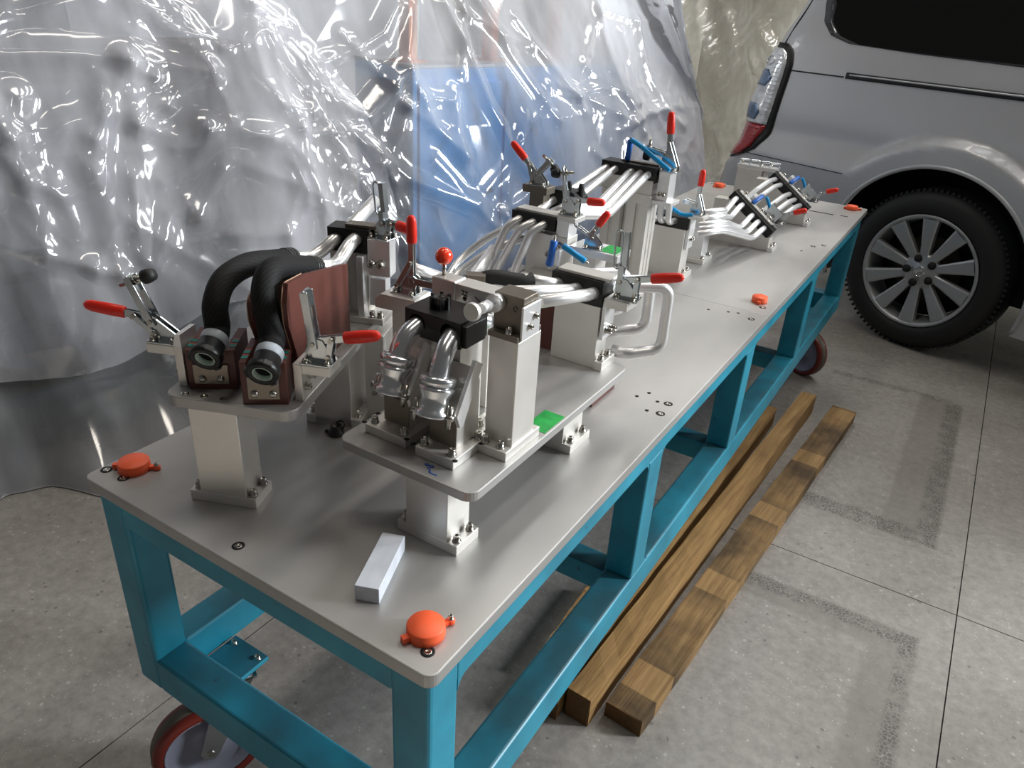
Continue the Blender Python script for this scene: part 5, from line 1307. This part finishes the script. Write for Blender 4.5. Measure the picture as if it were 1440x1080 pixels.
# ================================================================ tall fixture on an extrusion column
tf = thing('tall_fixture', 'tall aluminium extrusion column with a black cushion holding five pipes', 'fixture', (-0.43, 1.46, H), 0)
MB().box(-0.075, 0.085, -0.075, 0.06, 0, 0.010).build('base_plate', M['alu'], tf, 0.001)
def extr(x0, x1, y0, y1, z0, z1):
    g = MB()
    w, d = x1 - x0, y1 - y0
    s = 0.010
    pr = [(x0, y0), (x0 + w / 2 - s / 2, y0), (x0 + w / 2 - s / 2, y0 + 0.008), (x0 + w / 2 + s / 2, y0 + 0.008), (x0 + w / 2 + s / 2, y0), (x1, y0),
          (x1, y0 + d * .28), (x1 - .007, y0 + d * .28), (x1 - .007, y0 + d * .42), (x1, y0 + d * .42), (x1, y0 + d * .62), (x1 - .007, y0 + d * .62), (x1 - .007, y0 + d * .76), (x1, y0 + d * .76), (x1, y1), (x0, y1)]
    g.prism(pr, z0, z1)
    return g.build('extrusion', M['alu'], tf, 0.0008)
extr(-0.068, -0.012, -0.032, 0.036, 0.010, 0.252)
extr(0.004, 0.068, -0.032, 0.036, 0.010, 0.252)
MB().box(-0.075, 0.074, -0.036, 0.040, 0.252, 0.280).build('top_plate', M['alu'], tf, 0.001)
MB().box(-0.085, 0.072, -0.034, 0.022, 0.280, 0.318).build('block', M['alu'], tf, 0.001)
saddle(tf, -0.082, 0.072, -0.026, 0.020, 0.312, 0.352, 0.333, [(-0.070, 0.0095), (-0.044, 0.0095), (0.004, 0.0095), (0.030, 0.0095), (0.054, 0.0095)], cap=False, over=0.004)
MB().box(-0.040, 0.070, -0.002, 0.018, 0.352, 0.356).build('cap_plate', M['dark_steel'], tf, 0.0008)
MB().box(0.080, 0.112, -0.018, 0.028, 0.268, 0.345).build('side_bracket', M['alu_edge'], tf, 0.001)
MB().box(0.074, 0.130, -0.030, 0.034, 0.258, 0.268).build('ledge', M['alu_edge'], tf, 0.001)
bolts(tf, [(0.090, -0.018, 0.285), (0.102, -0.018, 0.285)], 0.005, 0.008, (0, -1, 0))
toggle_clamp('toggle clamp with its red grip standing upright, highest of all, on the tall fixture', (-0.334, 1.465, H + 0.345), PI, 8, 84, 0.056, 0.044, 0.050, spindle=True, loop=False, piv=(0.004, 0.036), tip=0.008, s=1.12)
pull_pin('blue sleeved pin standing upright on the black cushion of the tall fixture', (-0.452, 1.455, H + 0.356), (0.05, 0, 1), 0.055, 0.0080)
lanyard('blue lanyard stretched from the upright pin to the clamp on the tall fixture', [(-0.446, 1.450, H + 0.412), (-0.41, 1.445, H + 0.398), (-0.36, 1.435, H + 0.374), (-0.318, 1.432, H + 0.352)], 0.0064)
ZT_ = H + 0.333
g5 = 'pipes dropping from the tall fixture'
for k, (dx, w) in enumerate(((0.004, 'left'), (0.030, 'middle'), (0.054, 'right'))):
    x = -0.43 + dx
    pipe(w + ' one of three alloy pipes sloping from the tall fixture to the middle fixture', [(x, 1.475, ZT_), (x, 1.42, ZT_), (-0.388 + 0.018 * k, 1.165 - 0.012 * k, 1.000 - 0.009 * k), (-0.420 + 0.004 * k, 1.06 - 0.004 * k, 1.006 - 0.009 * k), (-0.450 + 0.004 * k, 1.045 - 0.004 * k, 0.990 - 0.006 * k)], 0.0098, 0.03, g5)
for k, (dx, w) in enumerate(((-0.070, 'far left'), (-0.044, 'near left'))):
    x = -0.43 + dx
    pipe(w + ' one of two alloy pipes running from the tall fixture through the black holder', [(x, 1.475, ZT_), (x, 1.42, ZT_), (-0.512 + 0.045 * k, 1.21, 0.992), (-0.516 + 0.045 * k, 1.16, 0.985), (-0.505 + 0.04 * k, 1.05, 0.974)], 0.0098, 0.03, g5)
# ================================================================ low fixture behind the tall one
lf = thing('low_fixture', 'broad low aluminium block with a black cushion right of the tall fixture', 'fixture', (-0.365, 1.66, H), 0)
MB().box(-0.075, 0.050, -0.030, 0.030, 0, 0.150).build('block', M['alu'], lf, 0.001)
foot_block(lf, 0.050, 0.070, -0.032, 0.034, 0, 0.018, [(0.060, -0.016), (0.060, 0.016)])
MB().box(-0.070, 0.056, -0.028, 0.030, 0.150, 0.185).build('cushion', M['black'], lf, 0.002)
MB().box(0.050, 0.060, -0.020, 0.026, 0.090, 0.185).build('side_bracket', M['alu_edge'], lf, 0.001)
MB().box(0.052, 0.098, -0.028, 0.026, 0.185, 0.196).build('ledge', M['alu'], lf, 0.001)
bolts(lf, [(0.060, -0.004, 0.120), (0.060, 0.012, 0.120)], 0.005, 0.009, (1, 0, 0))
toggle_clamp('toggle clamp with upright red grip on the low fixture beside the white pipes', (-0.300, 1.66, H + 0.196), PI, 10, 91, 0.035, 0.050, 0.048, spindle=False, loop=False, piv=(0.002, 0.028))
lanyard('blue lanyard drooping to the clamp on the low fixture', [(-0.405, 1.60, 0.935), (-0.365, 1.61, 0.915), (-0.330, 1.62, 0.898), (-0.300, 1.63, 0.900)], 0.0060)
for k, w in enumerate(('left', 'middle', 'right')):
    x = -0.43 + 0.010 + 0.026 * k
    pipe(w + ' one of three alloy pipes dropping upright into the low fixture', [(x + 0.02, 1.48, ZT_), (x + 0.020, 1.545, ZT_), (x + 0.012, 1.575, 0.96), (x + 0.010, 1.590, 0.872), (x + 0.018, 1.64, 0.872)], 0.0092, 0.022, 'pipes dropping into the low fixture')
l2 = thing('low_fixture', 'slim pale aluminium block farther right, under the bend of the white pipes', 'fixture', (-0.345, 1.86, H), 0)
MB().box(-0.035, 0.030, -0.030, 0.030, 0, 0.108).build('block', M['alu_edge'], l2, 0.001)
foot_block(l2, -0.038, 0.045, -0.045, 0.045, 0, 0.014, [(0.036, -0.032), (0.036, 0.03)])
# ================================================================ wedge fixtures at the far end
def wedge_fixture(label, x, y, sc, nclamp, lab2, lab3, lab4, tiltz):
    t = thing('wedge_fixture', label, 'fixture', (x, y, H), 0)
    wd = [(-0.13, 0), (0.085, 0), (0.085, 0.045), (0.070, 0.045), (-0.075, 0.150), (-0.13, 0.150)]
    MB().prism(wd, -0.022, 0.022, XZ(0)).build('wedge_block', M['alu'], t, 0.001)
    MB().box(0.085, 0.104, -0.03, 0.03, 0, 0.014).build('foot', M['alu_edge'], t, 0.001)
    MB().box(-0.15, -0.13, -0.03, 0.03, 0, 0.014).build('foot', M['alu_edge'], t, 0.001)
    bolts(t, [(0.095, -0.018, 0.014), (0.095, 0.018, 0.014), (-0.14, 0, 0.014)], 0.0055, 0.010)
    ang = math.atan2(-0.105, 0.145)
    T = Matrix.Translation((-0.075, 0, 0.150)) @ Matrix.Rotation(-ang, 4, 'Y')
    q = MB().box(-0.012, 0.185, -0.022, 0.022, 0.0, 0.034, T)
    q.build('cushion', M['black'], t, 0.003)
    MB().box(0.0, 0.16, -0.004, 0.018, 0.034, 0.040, T).build('cap_plate', M['alu'], t, 0.0008)
    MB().box(0.040, 0.070, 0.024, 0.060, 0.020, 0.055, T).build('side_bracket', M['alu_edge'], t, 0.001)
    MB().box(0.120, 0.150, 0.024, 0.060, 0.020, 0.050, T).build('side_bracket', M['alu_edge'], t, 0.001)
    MB().box(0.110, 0.160, 0.03, 0.034, 0.0, 0.08, T).build('clear_guard', M['steel'], t, 0.001)
    bolts(t, [tuple(T @ Vector((u, 0.01, 0.040))) for u in (0.02, 0.10, 0.14)], 0.006, 0.010, (0.55, 0, 0.83))
    W = Matrix.Translation((x, y, H)) @ T
    toggle_clamp(lab2, tuple(W @ Vector((0.165, 0.062, 0.035))), PI, 30, 158, 0.05, 0.040, 0.045, spindle=True, loop=False, tilt=0.0)
    pull_pin(lab3, tuple(W @ Vector((0.060, 0.0, 0.040))), (0.28, 0.72, 0.30), 0.055, 0.0078)
    lanyard(lab4, [tuple(W @ Vector(v)) for v in ((0.075, 0.045, 0.075), (0.11, 0.055, 0.055), (0.15, 0.05, 0.02), (0.175, 0.045, -0.02))], 0.006)
    return W
W1 = wedge_fixture('sloping aluminium wedge fixture with a black cushion gripping five white pipes', -0.262, 2.15, 1, 1,
    'toggle clamp with red grip pointing right on the nearer wedge fixture', 'blue sleeved pin sticking up from the nearer wedge fixture', 'blue lanyard hanging down the nearer wedge fixture', 0)
W2 = wedge_fixture('sloping aluminium wedge fixture at the far end of the table in front of the van', -0.245, 2.60, 1, 1,
    'toggle clamp with red grip pointing right on the farther wedge fixture', 'blue sleeved pin sticking up from the farther wedge fixture', 'blue lanyard hanging down the farther wedge fixture', 0)
us = (0.012, 0.042, 0.092, 0.122, 0.152)
names = ('uppermost', 'second', 'third', 'fourth', 'lowest')
for u, w, st in zip(us, names, ((-0.318, 1.86, 0.868), (-0.312, 1.85, 0.852), (-0.305, 1.83, 0.838), (-0.298, 1.82, 0.828), (-0.295, 1.80, 0.818))):
    e = Vector(W1 @ Vector((u, -0.022, 0.018))); d = Vector((0, -1, 0))
    k = us.index(u)
    mid = e + Vector((-0.012, -0.080, -0.038 + 0.004 * k))
    pipe(w + ' of five white pipes bending into the nearer wedge fixture', [tuple(e + Vector((0, 0.01, 0))), tuple(e + d * 0.02), tuple(mid), (st[0] + 0.03, st[1] + 0.05, st[2] - 0.004), (st[0] - 0.02, st[1] - 0.06, st[2] - 0.002)], 0.0098, 0.03, 'white pipes into the nearer wedge fixture')
for u, w in zip(us, names):
    e = Vector(W2 @ Vector((u, -0.022, 0.018)))
    s_ = Vector(W1 @ Vector((u * 0.9, 0.026, 0.018)))
    pipe(w + ' of five white pipes bending into the farther wedge fixture', [tuple(e + Vector((0, 0.01, 0))), tuple(e + Vector((-0.01, -0.06, 0.002))), tuple(e + Vector((-0.03, -0.17, -0.022))), tuple(s_ + Vector((-0.005, 0.12, -0.03))), tuple(s_ + Vector((0, 0.005, 0)))], 0.0092, 0.03, 'white pipes into the farther wedge fixture')
lb = thing('end_block', 'tall grey aluminium block with a bolted top bar at the far end of the table', 'fixture', (-0.46, 2.86, H), 0)
MB().box(-0.065, 0.040, -0.028, 0.028, 0, 0.135).build('block', M['alu'], lb, 0.001)
MB().box(0.050, 0.058, -0.02, 0.022, 0.0, 0.128).build('rear_plate', M['alu'], lb, 0.001)
MB().box(-0.07, 0.10, -0.024, 0.024, 0.135, 0.150).build('top_bar', M['alu_edge'], lb, 0.001)
for k, x in enumerate((-0.045, 0.0, 0.045, 0.085)):
    MB().tube([(x - 0.02, -0.012, 0.150), (x - 0.02, -0.012, 0.168), (x + 0.016, 0.010, 0.168), (x + 0.016, 0.010, 0.150)], 0.0042, 10, 0.008).build('wire_handle', M['steel'], lb)
bolts(lb, [(-0.055, 0.01, 0.150), (0.03, -0.01, 0.150), (0.065, 0.012, 0.150)], 0.006, 0.01)
